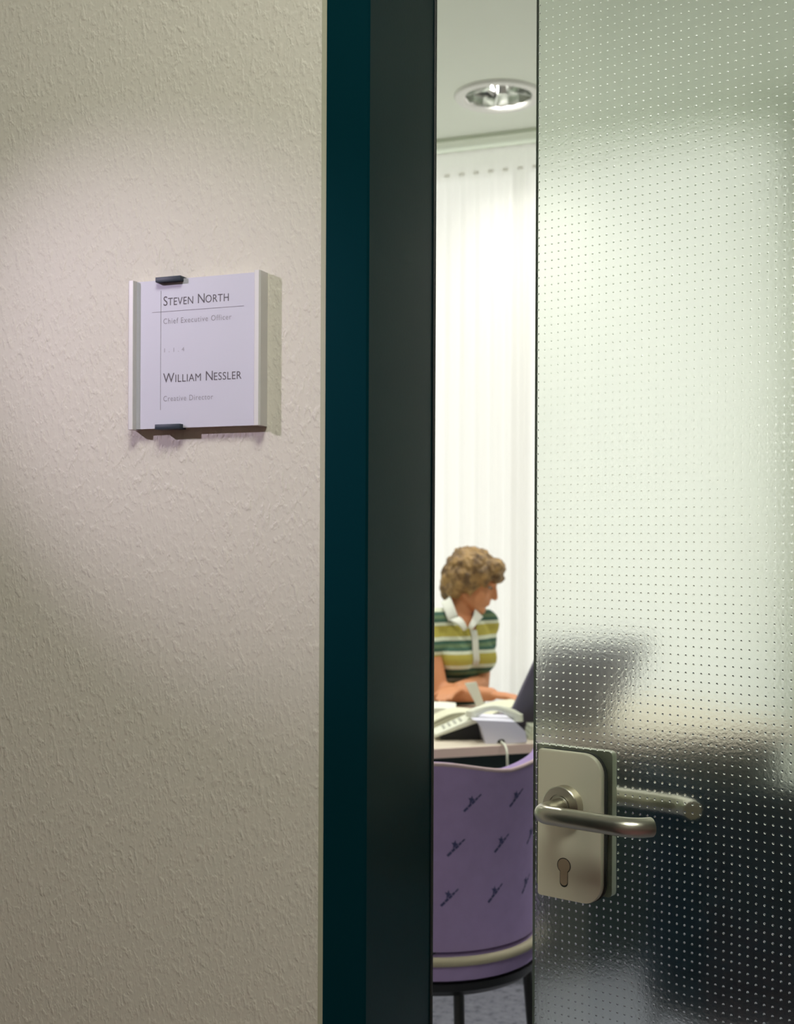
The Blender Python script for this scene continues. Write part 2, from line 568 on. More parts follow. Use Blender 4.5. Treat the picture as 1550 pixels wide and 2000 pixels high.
def rounded_rect(s0, s1, z0, z1, rl, rr, n=8):
    pts = []
    for cx_, cz_, r, a0 in ((s1 - rr, z1 - rr, rr, 0), (s0 + rl, z1 - rl, rl, 90), (s0 + rl, z0 + rl, rl, 180), (s1 - rr, z0 + rr, rr, 270)):
        for i in range(n + 1):
            a = math.radians(a0 + 90 * i / n)
            pts.append((cx_ + r * math.cos(a), cz_ + r * math.sin(a)))
    return pts

def plate_mesh(name, s0, s1, z0, z1, rl, rr, y_in, y_out, bev, material, parent):
    # plate outline with a bevelled outer edge; y_in is on the glass, y_out away from it
    bm = bmesh.new()
    sgn = 1 if y_out > y_in else -1
    loops_ = []
    for inset, y in ((0.0, y_in), (0.0, y_out - sgn * bev), (bev * 0.3, y_out - sgn * bev * 0.3), (bev, y_out)):
        loops_.append([bm.verts.new((p[0], y, p[1])) for p in rounded_rect(s0 + inset, s1 - inset, z0 + inset, z1 - inset, max(rl - inset, 0.0006), max(rr - inset, 0.0006))])
    n = len(loops_[0])
    for a, b in zip(loops_, loops_[1:]):
        for i in range(n):
            bm.faces.new((a[i], a[(i + 1) % n], b[(i + 1) % n], b[i]))
    bm.faces.new(loops_[0]); bm.faces.new(loops_[-1])
    me = mesh_of(bm, name)
    smooth_angle(me, 30)
    return obj(name, me, material, parent)

PS0, PS1, PZ0, PZ1 = 0.0125, 0.0985, 0.9190, 1.0955
SX, SZ = 0.0510, 1.0320
def lock_set(side):
    """side -1: corridor face, +1: room face"""
    base_y = -0.0012 if side < 0 else GT + 0.0003
    if side < 0:
        lock = plate_mesh('lock_plate', PS0, PS1, PZ0, PZ1, 0.004, 0.0245, base_y, base_y - 0.0095, 0.0022, m_plate, door)
        lock['label'] = 'champagne satin lock plate with rounded outer corners'
        yo = base_y - 0.0095
        plate_mesh('plate_gasket', PS0 + 0.001, PS1 + 0.003, PZ0 + 0.0005, PZ1 + 0.0008, 0.004, 0.0255, -0.0001, base_y - 0.0018, 0.0003, m_darkgap, lock)
    else:
        lock = plate_mesh('lock_plate', 0.0012, 0.1040, 0.9270, 1.0985, 0.002, 0.006, base_y, base_y + 0.0120, 0.0015, m_plateback, door)
        lock['label'] = 'inner lock plate seen through the glass'
        yo = base_y + 0.0120
    s = side
    # rosette
    rot = Matrix.Translation((SX, yo, SZ)) @ Matrix.Rotation(math.radians(90) * (1 if s < 0 else -1), 4, 'X')
    lathe('rosette', [(0.0, 0.0), (0.0240, 0.0), (0.0240, 0.0125), (0.0230, 0.0135), (0.0150, 0.0137), (0.0148, 0.0120), (0.0, 0.0120)], m_steel, lock, seg=48, mat4=rot)
    rot2 = Matrix.Translation((SX, yo + s * 0.0120, SZ)) @ Matrix.Rotation(math.radians(90) * (1 if s < 0 else -1), 4, 'X')
    lathe('collar', [(0.0, 0.0), (0.0128, 0.0), (0.0128, 0.0030), (0.0120, 0.0040), (0.0, 0.0040)], m_steel, lock, seg=40, mat4=rot2)
    # lever: neck out of the rosette, bend, grip towards the hinges, end returned towards the glass
    out = (yo if s < 0 else GT) + s * (0.0600 if s < 0 else 0.0700)
    L = 0.127
    rb = 0.014
    pts = [Vector((SX, yo + s * 0.010, SZ)), Vector((SX, yo + s * 0.022, SZ))]
    cxx, cyy = SX + rb, out - s * rb
    for i in range(0, 9):
        a = math.radians(90 * i / 8)
        pts.append(Vector((cxx - rb * math.cos(a), cyy + s * rb * math.sin(a), SZ)))
    for t in (0.25, 0.5, 0.75):
        pts.append(Vector((SX + rb + (L - rb - 0.03) * t, out, SZ)))
    re = 0.036
    ex = SX + L - 0.028
    for i in range(0, 9):
        a = math.radians(62 * i / 8)
        pts.append(Vector((ex + re * math.sin(a), out - s * re * (1 - math.cos(a)), SZ)))
    lev = tube('lever_handle', pts, 0.0108, m_steel, lock, seg=28)
    lev['label'] = 'brushed metal lever handle with returned end'
    # euro profile cylinder
    def euro(sc, dy0, dy1, name, material):
        cz0 = 0.9600
        pts2 = []
        r, w = 0.0084 * sc, 0.0050 * sc
        a_s = math.asin(w / r)
        n = 20
        for i in range(n + 1):
            a = -PI / 2 + a_s + (2 * PI - 2 * a_s) * i / n
            pts2.append((0.0495 + r * math.cos(a), cz0 + r * math.sin(a)))
        zb = cz0 - 0.0190 - (sc - 1) * 0.012
        for i in range(9):
            a = PI - (-PI) * i / 8
            pts2.append((0.0495 + w * math.cos(a), zb + w * math.sin(a)))
        prism(name, pts2, 1, yo + s * dy0, yo + s * dy1, material, lock)
    euro(1.10, -0.002, 0.00015, 'cylinder_slot', m_darkgap)
    euro(0.98, -0.002, 0.0004, 'lock_cylinder', m_brass)
lock_set(-1)
lock_set(1)
for hz in (0.28, 1.86):
    hb = box('hinge', (DWD - 0.055, -0.008, hz - 0.05), (DWD + 0.004, GT + 0.008, hz + 0.05), m_steel, door, bevel=0.003)

# ------------------------------------------------------------------ name plate on the wall
m_alu = mat('silver_aluminium', (0.62, 0.59, 0.59), 0.42, metal=0.08)
m_signbody = mat('pale_sign_body', (0.60, 0.55, 0.50), 0.5)
m_paper = mat('lilac_grey_insert', (0.52, 0.50, 0.59), 0.45)
m_clip = mat('dark_blue_clip', (0.014, 0.024, 0.038), 0.5)
m_ink = mat('dark_ink', (0.085, 0.07, 0.085), 0.6)
m_ink2 = mat('grey_ink', (0.27, 0.245, 0.29), 0.6)
sign = empty('name_plate', (-0.258, 0.0, 1.4555))   # origin: lower left corner on the wall
tag(sign, 'square silver name plate with printed insert mounted on the textured wall', 'sign')
SW, SD = 0.1500, 0.0160
box('back_body', (0.006, -0.0085, 0.001), (SW - 0.006, 0.0, 0.1490), m_signbody, sign)
ins = box('insert', (0.0066, -0.0100, 0.0006), (SW - 0.0062, -0.0085, 0.1494), m_paper, sign)
ins['label'] = 'lilac grey printed insert'
prism('rail', [(0.0, 0.0), (0.0, -SD + 0.002), (0.002, -SD), (0.0064, -SD), (0.0070, -SD + 0.0006), (0.0070, 0.0)], 2, 0.0, 0.1500, m_alu, sign)
prism('rail', [(SW, 0.0), (SW, -SD + 0.0015), (SW - 0.0015, -SD), (SW - 0.0060, -SD), (SW - 0.0066, -SD + 0.0006), (SW - 0.0066, 0.0)], 2, 0.0, 0.1500, m_alu, sign)
for zz in (0.1462, -0.0008):
    box('clip', (0.0325, -0.0160, zz), (0.0615, -0.0005 if zz > 0 else -0.004, zz + 0.0050), m_clip, sign, bevel=0.0004)

def text_mesh(s, size, xscale, name, material, x, z, parent, y=-0.01015, bold=0.0, space=1.0):
    cv = bpy.data.curves.new(name, 'FONT')
    cv.body = s
    cv.size = size
    cv.offset = bold
    cv.space_character = space
    cv.resolution_u = 4
    tmp = bpy.data.objects.new(name + '_t', cv)
    COL.objects.link(tmp)
    dg = bpy.context.evaluated_depsgraph_get()
    dg.update()
    me = bpy.data.meshes.new_from_object(tmp.evaluated_get(dg))
    bpy.data.objects.remove(tmp)
    co = np.empty(len(me.vertices) * 3)
    me.vertices.foreach_get('co', co)
    co = co.reshape(-1, 3)
    w = co[:, 0].max()
    new = np.stack([x + co[:, 0] * xscale, np.full(len(co), y), z + co[:, 1]], -1)
    me.vertices.foreach_set('co', new.reshape(-1))
    me.materials.clear()
    me.materials.append(material)
    me.update()
    return me, w * xscale

def joined_text(pieces, name, material, parent):
    bm = bmesh.new()
    for me in pieces:
        bm.from_mesh(me)
        bpy.data.meshes.remove(me)
    me = bpy.data.meshes.new(name)
    bm.to_mesh(me)
    bm.free()
    return obj(name, me, material, parent)

def small_caps(words, x, z, big, small, xs, name, material, width):
    # each word: first letter big, the rest small capitals; scaled to a total width
    def lay(xsc):
        out, cx = [], x
        for wi, wd in enumerate(words):
            me, w = text_mesh(wd[0], big, xsc, 't', material, cx, z, None)
            out.append(me); cx += w + 0.00055
            me, w = text_mesh(wd[1:], small, xsc, 't', material, cx, z, None, space=1.06)
            out.append(me); cx += w + 0.0046
        return out, cx - 0.0046 - x
    out, w = lay(xs)
    for o_ in out:
        bpy.data.meshes.remove(o_)
    out, w2 = lay(xs * width / w)
    return joined_text(out, name, material, ins)

def plain(s, x, z, size, name, material, width, space=1.15):
    me, w = text_mesh(s, size, 1.0, 't', material, x, z, None, space=space)
    bpy.data.meshes.remove(me)
    me, w = text_mesh(s, size, width / w, 't', material, x, z, None, space=space)
    return joined_text([me], name, material, ins)

def spl(px, py):
    """photo pixel on the insert -> (x, z) on the name plate"""
    f = 2400.0
    dx, dy = px - 775, py - 1065
    u = dx + dy * ROLL
    v = -dx * ROLL + dy
    d = Rv * (u / f) + Fv - Uv * (v / f)
    t = (-0.010 - CAM.y) / d.y
    p = CAM + d * t
    return p.x - sign.location.x, p.z - sign.location.z
lx, lz = spl(318.5, 597.5)
rx, rz = spl(447.5, 589)
small_caps(['STEVEN', 'NORTH'], lx, lz, 0.0136, 0.0109, 0.8, 'lettering', m_ink, rx - lx)
x2, z2 = spl(318.5, 633); x3, _ = spl(452, 626)
plain('Chief Executive Officer', x2, z2, 0.0078, 'lettering', m_ink2, x3 - x2)
x2, z2 = spl(318.5, 688.5); x3, _ = spl(360, 687)
plain('1 . 1 . 4', x2, z2, 0.0060, 'lettering', m_ink2, x3 - x2)
lx, lz = spl(318.5, 747.5)
rx, rz = spl(473, 743)
small_caps(['WILLIAM', 'NESSLER'], lx, lz, 0.0136, 0.0109, 0.8, 'lettering', m_ink, rx - lx)
x2, z2 = spl(318.5, 784); x3, _ = spl(416, 781)
plain('Creative Director', x2, z2, 0.0078, 'lettering', m_ink2, x3 - x2)
xv, zt = spl(314.3, 568); _, zb = spl(314.3, 801)
box('rule_line', (xv - 0.00022, -0.01022, zb), (xv + 0.00022, -0.0100, zt), m_ink2, ins)
xa, za = spl(297, 610.5); xb, zb = spl(476, 598.5)
box('rule_line', (xa, -0.01022, za - 0.00022), (xb, -0.0100, za + 0.00022), m_ink2, ins)

# ------------------------------------------------------------------ corridor ceiling lamps (behind and beside the viewer)
m_lampem = bpy.data.materials.new('lamp_diffuser')
m_lampem.use_nodes = True
nt = m_lampem.node_tree
em = nt.nodes.new('ShaderNodeEmission')
em.inputs['Color'].default_value = (0.94, 1.0, 0.86, 1)
em.inputs['Strength'].default_value = 29.5
nt.links.new(em.outputs[0], nt.nodes['Material Output'].inputs['Surface'])
m_lamphouse = mat('lamp_housing', (0.7, 0.7, 0.68), 0.4)
for lx_, ly_, lbl in ((0.34, -1.06, 'square corridor ceiling lamp in front of the glass door'),):
    cl = tag(empty('ceiling_lamp', (lx_, ly_, H_COR)), lbl, 'lamp')
    box('housing', (-0.32, -0.32, -0.05), (0.32, 0.32, 0.0), m_lamphouse, cl, bevel=0.006)
    box('diffuser', (-0.29, -0.29, -0.056), (0.29, 0.29, -0.0502), m_lampem, cl)

# ------------------------------------------------------------------ curtain
m_curtain = bpy.data.materials.new('sheer_curtain_fabric')
m_curtain.use_nodes = True
nt = m_curtain.node_tree
nt.nodes.remove(nt.nodes['Principled BSDF'])
df = nt.nodes.new('ShaderNodeBsdfDiffuse'); df.inputs['Color'].default_value = (0.78, 0.775, 0.76, 1)
tl = nt.nodes.new('ShaderNodeBsdfTranslucent'); tl.inputs['Color'].default_value = (0.92, 0.905, 0.875, 1)
tp = nt.nodes.new('ShaderNodeBsdfTransparent'); tp.inputs['Color'].default_value = (1, 1, 1, 1)
m1 = nt.nodes.new('ShaderNodeMixShader'); m1.inputs['Fac'].default_value = 0.74
m2 = nt.nodes.new('ShaderNodeMixShader'); m2.inputs['Fac'].default_value = 0.10
nt.links.new(df.outputs[0], m1.inputs[1]); nt.links.new(tl.outputs[0], m1.inputs[2])
nt.links.new(m1.outputs[0], m2.inputs[1]); nt.links.new(tp.outputs[0], m2.inputs[2])
nt.links.new(m2.outputs[0], nt.nodes['Material Output'].inputs['Surface'])
def curtain():
    x0, x1 = X0 + 0.04, X1 - 0.04
    zt, zb = H_ROOM - 0.035, 0.03
    zs = [zt, zt - 0.03, zt - 0.06, zt - 0.095, zt - 0.105, zt - 0.16, zt - 0.3, 2.2, 1.6, 1.0, 0.5, zb]
    step = 0.0065
    nx = int((x1 - x0) / step)
    vs, fs = [], []
    per = 0.0655
    for j, z in enumerate(zs):
        d = zt - z
        amp = 0.002 if d < 0.1 else min(0.010, 0.003 + 0.05 * (d - 0.1))
        for i in range(nx + 1):
            x = x0 + (x1 - x0) * i / nx
            ph = 2 * PI * x / per
            w = noise.noise(Vector((x * 3.1, z * 0.35, 2.0)))
            y = Y_WIN - 0.075 + amp * math.sin(ph + 1.6 * w * min(1, d)) + 0.012 * w * min(1, d)
            vs.append((x, y, z))
    n = nx + 1
    for j in range(len(zs) - 1):
        for i in range(nx):
            fs.append((j * n + i, j * n + i + 1, (j + 1) * n + i + 1, (j + 1) * n + i))
    me = bpy.data.meshes.new('curtain')
    me.from_pydata(vs, [], fs)
    return me
cur = tag(empty('curtain', (0, 0, 0)), 'floor-length sheer white pleated curtain hanging across the bright window', 'curtain')
obj('fabric', curtain(), m_curtain, cur, smooth=True)
m_hook = m_curtain
me_hook = None
xh = -2.2
while xh < 0.6:
    if me_hook is None:
        hk = box('hook', (-0.012, -0.003, -0.007), (0.012, 0.003, 0.007), m_hook, cur, bevel=0.002)
        me_hook = hk.data
    else:
        hk = obj('hook', me_hook, m_hook, cur)
    hk.location = (xh, Y_WIN - 0.081, H_ROOM - 0.137)
    xh += 0.0655
tube('rail_bar', [(X0 + 0.03, Y_WIN - 0.06, H_ROOM - 0.04), (X1 - 0.03, Y_WIN - 0.06, H_ROOM - 0.04)], 0.006, m_winframe, cur, seg=8)

# ------------------------------------------------------------------ downlight, and its five out-of-view copies that fill the room with light
m_ring = mat('white_lamp_ring', (0.86, 0.86, 0.84), 0.35)
m_reflector = mat('mirror_reflector', (0.75, 0.77, 0.74), 0.14, metal=1.0)
m_bulb = mat('frosted_tube', (0.9, 0.9, 0.88), 0.4)
E_DOWN = 84.0
for LX_, LY_, where in DOWN:
    dl = tag(empty('ceiling_downlight', (LX_, LY_, H_ROOM)), 'round recessed downlight with white ring in the office ceiling' + where, 'lamp', 'office downlights')
    bl = light('downlight_bulb', 'SPOT', (LX_, LY_, H_ROOM + 0.066), (LX_, LY_, 0), E_DOWN, (1.0, 0.975, 0.90), spot_size=math.radians(140), spot_blend=1.0, shadow_soft_size=0.028)
    lathe('ring', [(LR * 0.90, 0.003), (LR * 1.14, 0.0005), (LR * 1.145, -0.004), (LR * 1.10, -0.011), (LR * 0.92, -0.013), (LR * 0.86, -0.006), (LR * 0.86, 0.003)], m_ring, dl, seg=48, closed=True)
    lathe('reflector_bowl', [(LR * 0.875, 0.0), (LR * 0.80, 0.05), (LR * 0.6, 0.10), (LR * 0.3, 0.125), (0.0, 0.13)], m_reflector, dl, seg=16, ang=5)
    for k in range(2):
        sx_ = -0.045 + 0.09 * k
        tube('lamp_tube', [(sx_, -0.085, 0.045), (sx_, 0.085, 0.045)], 0.013, m_bulb, dl, seg=12)
    for k in range(4):
        a = 2 * PI * k / 4 + 0.4
        v0 = Vector((math.cos(a), math.sin(a), 0)); v1 = Vector((-math.sin(a), math.cos(a), 0))
        bm = bmesh.new()
        c = [v0 * 0.03 + Vector((0, 0, 0.02)), v0 * (LR * 0.84) + Vector((0, 0, 0.0)), v0 * (LR * 0.80) + Vector((0, 0, 0.05)), v0 * 0.03 + Vector((0, 0, 0.06))]
        A = [bm.verts.new(p + v1 * 0.002) for p in c]; B = [bm.verts.new(p - v1 * 0.002) for p in c]
        bm.faces.new(A); bm.faces.new(B[::-1])
        for i in range(4):
            bm.faces.new((A[i], B[i], B[(i + 1) % 4], A[(i + 1) % 4]))
        obj('louvre_blade', mesh_of(bm), m_reflector, dl)

# ------------------------------------------------------------------ desk
m_top = mat('light_beech_veneer', (0.66, 0.56, 0.44), 0.4)
vary(m_top, (0.60, 0.53, 0.43), (0.67, 0.60, 0.50), 9, mapping=coords(m_top, scale=(1, 14, 1)))
m_edge = mat('pinkish_beech_edge', (0.88, 0.66, 0.59), 0.45)
m_panel = mat('dark_green_panel', (0.004, 0.018, 0.019), 0.5)
m_legm = mat('black_steel', (0.008, 0.009, 0.010), 0.4)
DA = math.radians(40.6)
desk = tag(empty('desk', (-0.642, 2.442, 0.0), DA), 'beech-topped desk with dark front panel standing across the office', 'desk')
DZT = 0.74
box('desk_top', (-1.05, 0.004, DZT - 0.027), (1.20, 0.90, DZT), m_top, desk, bevel=0.002)
box('edge_band', (-1.05, 0.0, DZT - 0.028), (1.20, 0.0035, DZT - 0.0004), m_edge, desk)
box('front_panel', (-0.98, 0.08, 0.02), (1.13, 0.10, DZT - 0.0275), m_panel, desk)
for lx_ in (-0.95, 1.10):
    for ly_ in (0.14, 0.83):
        box('leg', (lx_ - 0.025, ly_ - 0.025, 0.0), (lx_ + 0.025, ly_ + 0.025, DZT - 0.0275), m_legm, desk, bevel=0.004)
box('pedestal', (0.36, 0.14, 0.03), (0.78, 0.62, DZT - 0.03), m_panel, desk, bevel=0.004)

def desk_pt(u, v, z=DZT):
    return Vector((-0.642 + u * math.cos(DA) - v * math.sin(DA), 2.442 + u * math.sin(DA) + v * math.cos(DA), z))

def cam_frame(loc, extra=0.0):
    """an Empty whose x axis points to the viewer's right and y away from the viewer"""
    return loc, YAW + extra

# ------------------------------------------------------------------ tub chairs
m_lilac = mat('lilac_chair_fabric', (0.36, 0.27, 0.46), 0.85, spec=0.2)
vary(m_lilac, (0.37, 0.275, 0.53), (0.39, 0.29, 0.56), 30)
add_bump(m_lilac, 420, 0.25, 0.001)
m_navy = mat('navy_chair_fabric', (0.004, 0.022, 0.042), 0.85, spec=0.2)
m_print = mat('dark_blue_print', (0.07, 0.07, 0.19), 0.8)
m_navyprint = mat('pale_blue_print', (0.02, 0.04, 0.09), 0.8)
m_piping = mat('cream_piping', (0.52, 0.47, 0.34), 0.6)
m_piping2 = mat('pinkish_rim', (0.56, 0.42, 0.46), 0.7)
def chair(loc, face_dir, fabric, prnt, piping, label, group, with_logo=True):
    """face_dir: world angle of the direction the back's outer middle points to"""
    ch = tag(empty('tub_chair', loc, face_dir), label, 'chair', group)
    # local +x = outer middle of the backrest
    def back_r(z):
        t = (z - 0.49) / 0.40
        return 0.232 + 0.030 * t - 0.012 * math.sin(PI * min(1, max(0, t)))
    def top_z(a):
        return 0.889 - 0.022 * math.sin(min(1.0, abs(a) / math.radians(42)) * PI / 2) ** 2 + 0.012 * max(0, (abs(a) - math.radians(40)) / math.radians(20)) - 0.16 * max(0, (abs(a) - math.radians(85)) / math.radians(35)) ** 1.5
    na, nz, th = 48, 10, 0.034
    amax = math.radians(118)
    bm = bmesh.new()
    outer, inner = [], []
    for i in range(na + 1):
        a = -amax + 2 * amax * i / na
        ro, ri = [], []
        zt = top_z(a)
        for j in range(nz + 1):
            z = 0.493 + (zt - 0.493) * j / nz
            r = back_r(z)
            ro.append(bm.verts.new((r * math.cos(a), r * math.sin(a), z)))
            ri.append(bm.verts.new(((r - th) * math.cos(a), (r - th) * math.sin(a), z)))
        outer.append(ro); inner.append(ri)
    for i in range(na):
        for j in range(nz):
            bm.faces.new((outer[i][j], outer[i + 1][j], outer[i + 1][j + 1], outer[i][j + 1]))
            bm.faces.new((inner[i][j + 1], inner[i + 1][j + 1], inner[i + 1][j], inner[i][j]))
        bm.faces.new((outer[i][nz], outer[i + 1][nz], inner[i + 1][nz], inner[i][nz]))
        bm.faces.new((inner[i][0], inner[i + 1][0], outer[i + 1][0], outer[i][0]))
    for i in (0, na):
        for j in range(nz):
            bm.faces.new((outer[i][j], outer[i][j + 1], inner[i][j + 1], inner[i][j]))
    me = mesh_of(bm, 'backrest')
    smooth_angle(me, 40)
    bk = obj('backrest', me, fabric, ch)
    # rim piping along the top edge
    rim = []
    for i in range(na + 1):
        a = -amax + 2 * amax * i / na
        z = top_z(a)
        r = back_r(z) - 0.003
        rim.append((r * math.cos(a), r * math.sin(a), z))
    tube('rim_piping', rim, 0.0045, piping, bk, seg=8)
    seat_prof = lambda r0, z0, z1, rd: [(0, z1 + 0.012), (r0 * 0.6, z1 + 0.010), (r0 - rd, z1 + 0.002), (r0 - rd * 0.3, z1 - rd * 0.35), (r0, z1 - rd), (r0, z0 + 0.006), (r0 - 0.01, z0), (0, z0)]
    lathe('seat', seat_prof(0.236, 0.428, 0.486, 0.018), fabric, ch, seg=48, ang=50)
    pr = [(0.2375 * math.cos(2 * PI * k / 64), 0.2375 * math.sin(2 * PI * k / 64), 0.474) for k in range(65)]
    tube('seat_piping', pr, 0.0105, m_piping if fabric is m_lilac else fabric, ch, seg=8)
    lathe('seat_pan', [(0, 0.428), (0.240, 0.428), (0.238, 0.412), (0.222, 0.398), (0, 0.394)], m_legm, ch, seg=48, ang=40)
    # uprights join the back to the pan
    for a in (-70, 0, 70):
        ar = math.radians(a)
        box_o = tube('back_support', [(0.205 * math.cos(ar), 0.205 * math.sin(ar), 0.41), (0.2145 * math.cos(ar), 0.2145 * math.sin(ar), 0.52)], 0.010, m_legm, ch, seg=8)
    for a in (15, 90, 195, 270):
        ar = math.radians(a)
        tube('leg', [(0.212 * math.cos(ar), 0.212 * math.sin(ar), 0.402), (0.246 * math.cos(ar), 0.246 * math.sin(ar), 0.0)], [0.0115, 0.0105], m_legm, ch, seg=10)
    # printed emblems: a small bird-like blot on a slanting line of lettering
    strokes = [(-0.024, -0.0018, -0.013, 0.0012), (-0.0115, -0.0016, -0.0035, 0.0014), (-0.002, -0.0018, 0.006, 0.0012), (0.0075, -0.0014, 0.014, 0.0012), (0.0155, -0.0010, 0.024, 0.0008)]
    blot = [(-0.006, 0.0015), (-0.001, 0.0045), (0.000, 0.0085), (0.0035, 0.0060), (0.0090, 0.0075), (0.0060, 0.0035), (0.0080, 0.0015)]
    rows = [(0.806, 19), (0.712, 11.5), (0.607, 8.5)]
    th_ = math.radians(43)
    for z0, a0 in rows:
        for k in (-4, -3, -2, -1, 0, 1, 2, 3):
            ac = a0 + 26.0 * k
            if abs(ac) > 100:
                continue
            bm = bmesh.new()
            def put(u, w):
                u, w = u * 1.05, w * 1.75
                x = u * math.cos(th_) - w * math.sin(th_)
                z = z0 + u * math.sin(th_) + w * math.cos(th_)
                r = back_r(z) + 0.0007
                a = math.radians(ac) + x / r
                return bm.verts.new((r * math.cos(a), r * math.sin(a), z))
            for u0, w0, u1, w1 in strokes:
                nseg = 3
                for s_ in range(nseg):
                    ua = u0 + (u1 - u0) * s_ / nseg
                    ub = u0 + (u1 - u0) * (s_ + 1) / nseg
                    bm.faces.new((put(ua, w0), put(ub, w0), put(ub, w1), put(ua, w1)))
            bm.faces.new([put(u, w) for u, w in blot])
            obj('emblem', mesh_of(bm, 'emblem'), prnt, bk)
    return ch
cdir = math.atan2(CAM.y - 1.558, CAM.x + 0.483)
chair((-0.483, 1.558, 0.0), cdir, m_lilac, m_print, m_piping2, 'lilac tub chair with small printed emblems, its back to the doorway', 'tub chairs')
c2 = CAM + Fv * 2.55 + Rv * ((1490 - 775) / 2400 * 2.55)
c2 = (c2.x, c2.y, 0.0)
chair(c2, math.atan2(CAM.y - c2[1], CAM.x - c2[0]) + 0.25, m_navy, m_navyprint, m_navy, 'dark navy tub chair seen blurred through the dotted glass', 'tub chairs')

# ------------------------------------------------------------------ things on the desk
m_phone = mat('lilac_grey_plastic', (0.78, 0.78, 0.93), 0.4)
m_phone2 = mat('cream_plastic', (0.76, 0.78, 0.66), 0.4)
m_key = mat('grey_keys', (0.50, 0.51, 0.46), 0.5)
m_black = mat('black_plastic', (0.010, 0.011, 0.012), 0.5)
def arc_tube(p0, p1, bulge, r, n=10):
    p0, p1 = Vector(p0), Vector(p1)
    return [p0.lerp(p1, i / n) + Vector(bulge) * math.sin(PI * i / n) for i in range(n + 1)]

# desk telephone: local x to the viewer's right, y away
def CP(px, dist, z=DZT):
    q = CAM + Fv * dist + Rv * ((px - 775) / 2400 * dist)
    return (q.x, q.y, z)
ph = tag(empty('desk_phone', CP(966, 3.80), YAW + 0.06), 'lilac grey desk telephone with cream handset near the desk edge', 'telephone')
# rear block with a rounded cable notch
def phone_block():
    pts = [(-0.062, 0.066), (-0.074, 0.072), (0.052, 0.066), (0.086, 0.036), (0.090, 0.004), (0.032, 0.0)]
    for i in range(9):
        a = PI * i / 8
        pts.append((0.012 + 0.013 * math.cos(a), 0.001 + 0.013 * math.sin(a)))
    pts += [(-0.004, 0.0), (-0.036, 0.0), (-0.041, 0.020), (-0.050, 0.050)]
    return pts
prism('body', phone_block(), 1, -0.075, 0.075, m_phone, ph, smooth=25)
box('notch_socket', (-0.004, -0.06, 0.001), (0.028, 0.06, 0.0135), m_black, ph)
prism('keypad_panel', [(-0.185, 0.010), (-0.182, 0.020), (-0.066, 0.070), (-0.050, 0.070), (-0.052, 0.056)], 1, -0.02, 0.10, m_phone2, ph, bevel=0.002)
prism('support_foot', [(-0.165, 0.0005), (-0.165, 0.014), (-0.060, 0.054), (-0.047, 0.048), (-0.042, 0.0005)], 1, 0.0, 0.09, m_black, ph)
hs = tube('handset', arc_tube((-0.072, 0.0, 0.078), (0.076, 0.01, 0.068), (0, 0, 0.026), 0.01), [0.015, 0.0155, 0.013, 0.011, 0.010, 0.010, 0.010, 0.011, 0.013, 0.0155, 0.015], m_phone2, ph, seg=14)
tube('handset_mouthpiece', [(-0.070, 0.0, 0.072), (-0.070, 0.0, 0.090)], [0.019, 0.017], m_phone2, hs)
tube('handset_earpiece', [(0.074, 0.01, 0.056), (0.074, 0.01, 0.078)], [0.019, 0.017], m_phone2, hs)
for r_ in range(4):
    for c_ in range(3):
        t_ = 0.26 + 0.15 * r_
        key = box('key', (-0.0045, -0.007, 0.0), (0.0045, 0.007, 0.003), m_key, ph, bevel=0.001)
        key.location = (-0.182 + 0.116 * t_, 0.02 + 0.026 * c_, 0.0195 + 0.050 * t_)
        key.rotation_euler = (0, -math.atan2(0.05, 0.116), 0)
# telephone lead hanging over the desk edge
cab = bez((0.012, -0.07, 0.006), (0.012, -0.13, 0.006), (0.016, -0.155, 0.01), (0.016, -0.168, -0.02), 10) + bez((0.016, -0.169, -0.03), (0.02, -0.17, -0.12), (0.02, -0.14, -0.30), (0.05, -0.12, -0.60), 12)
tube('lead', cab, 0.0035, m_phone2, ph, seg=8)

# laptop
m_lap = mat('violet_grey_laptop', (0.15, 0.14, 0.21), 0.45)
m_lapdark = mat('laptop_dark', (0.02, 0.02, 0.024), 0.5)
m_screen = mat('laptop_screen', (0.05, 0.06, 0.08), 0.2)
LAPA = YAW + math.radians(30)
lap = tag(empty('laptop', CP(989, 3.92), LAPA), 'open violet-grey laptop on the desk, its lid back towards the door', 'laptop')
LW, LH, LT = 0.44, 0.34, math.radians(36)
bs = box('base', (0.0, 0.012, 0.004), (LW, 0.275, 0.024), m_lap, lap, bevel=0.004)
box('keyboard', (0.02, 0.05, 0.0243), (LW - 0.02, 0.155, 0.0262), m_lapdark, bs, bevel=0.0006)
box('touchpad', (LW / 2 - 0.04, 0.185, 0.0243), (LW / 2 + 0.04, 0.24, 0.0252), m_lapdark, bs)
for fx in (0.02, LW - 0.02):
    for fy in (0.03, 0.255):
        tube('foot', [(fx, fy, 0.0), (fx, fy, 0.0045)], 0.007, m_black, lap, seg=10)
ld = box('lid', (0.0, -0.008, 0.0), (LW, 0.004, LH), m_lap, lap, bevel=0.003)
ld.location = (0, 0.012, 0.024)
ld.rotation_euler = (LT, 0, 0)
sc_ = box('screen', (0.018, 0.0042, 0.02), (LW - 0.018, 0.0056, LH - 0.018), m_screen, ld)
for hx in (0.06, LW - 0.06):
    tube('hinge', [(hx - 0.02, 0.012, 0.024), (hx + 0.02, 0.012, 0.024)], 0.006, m_lapdark, lap, seg=10)

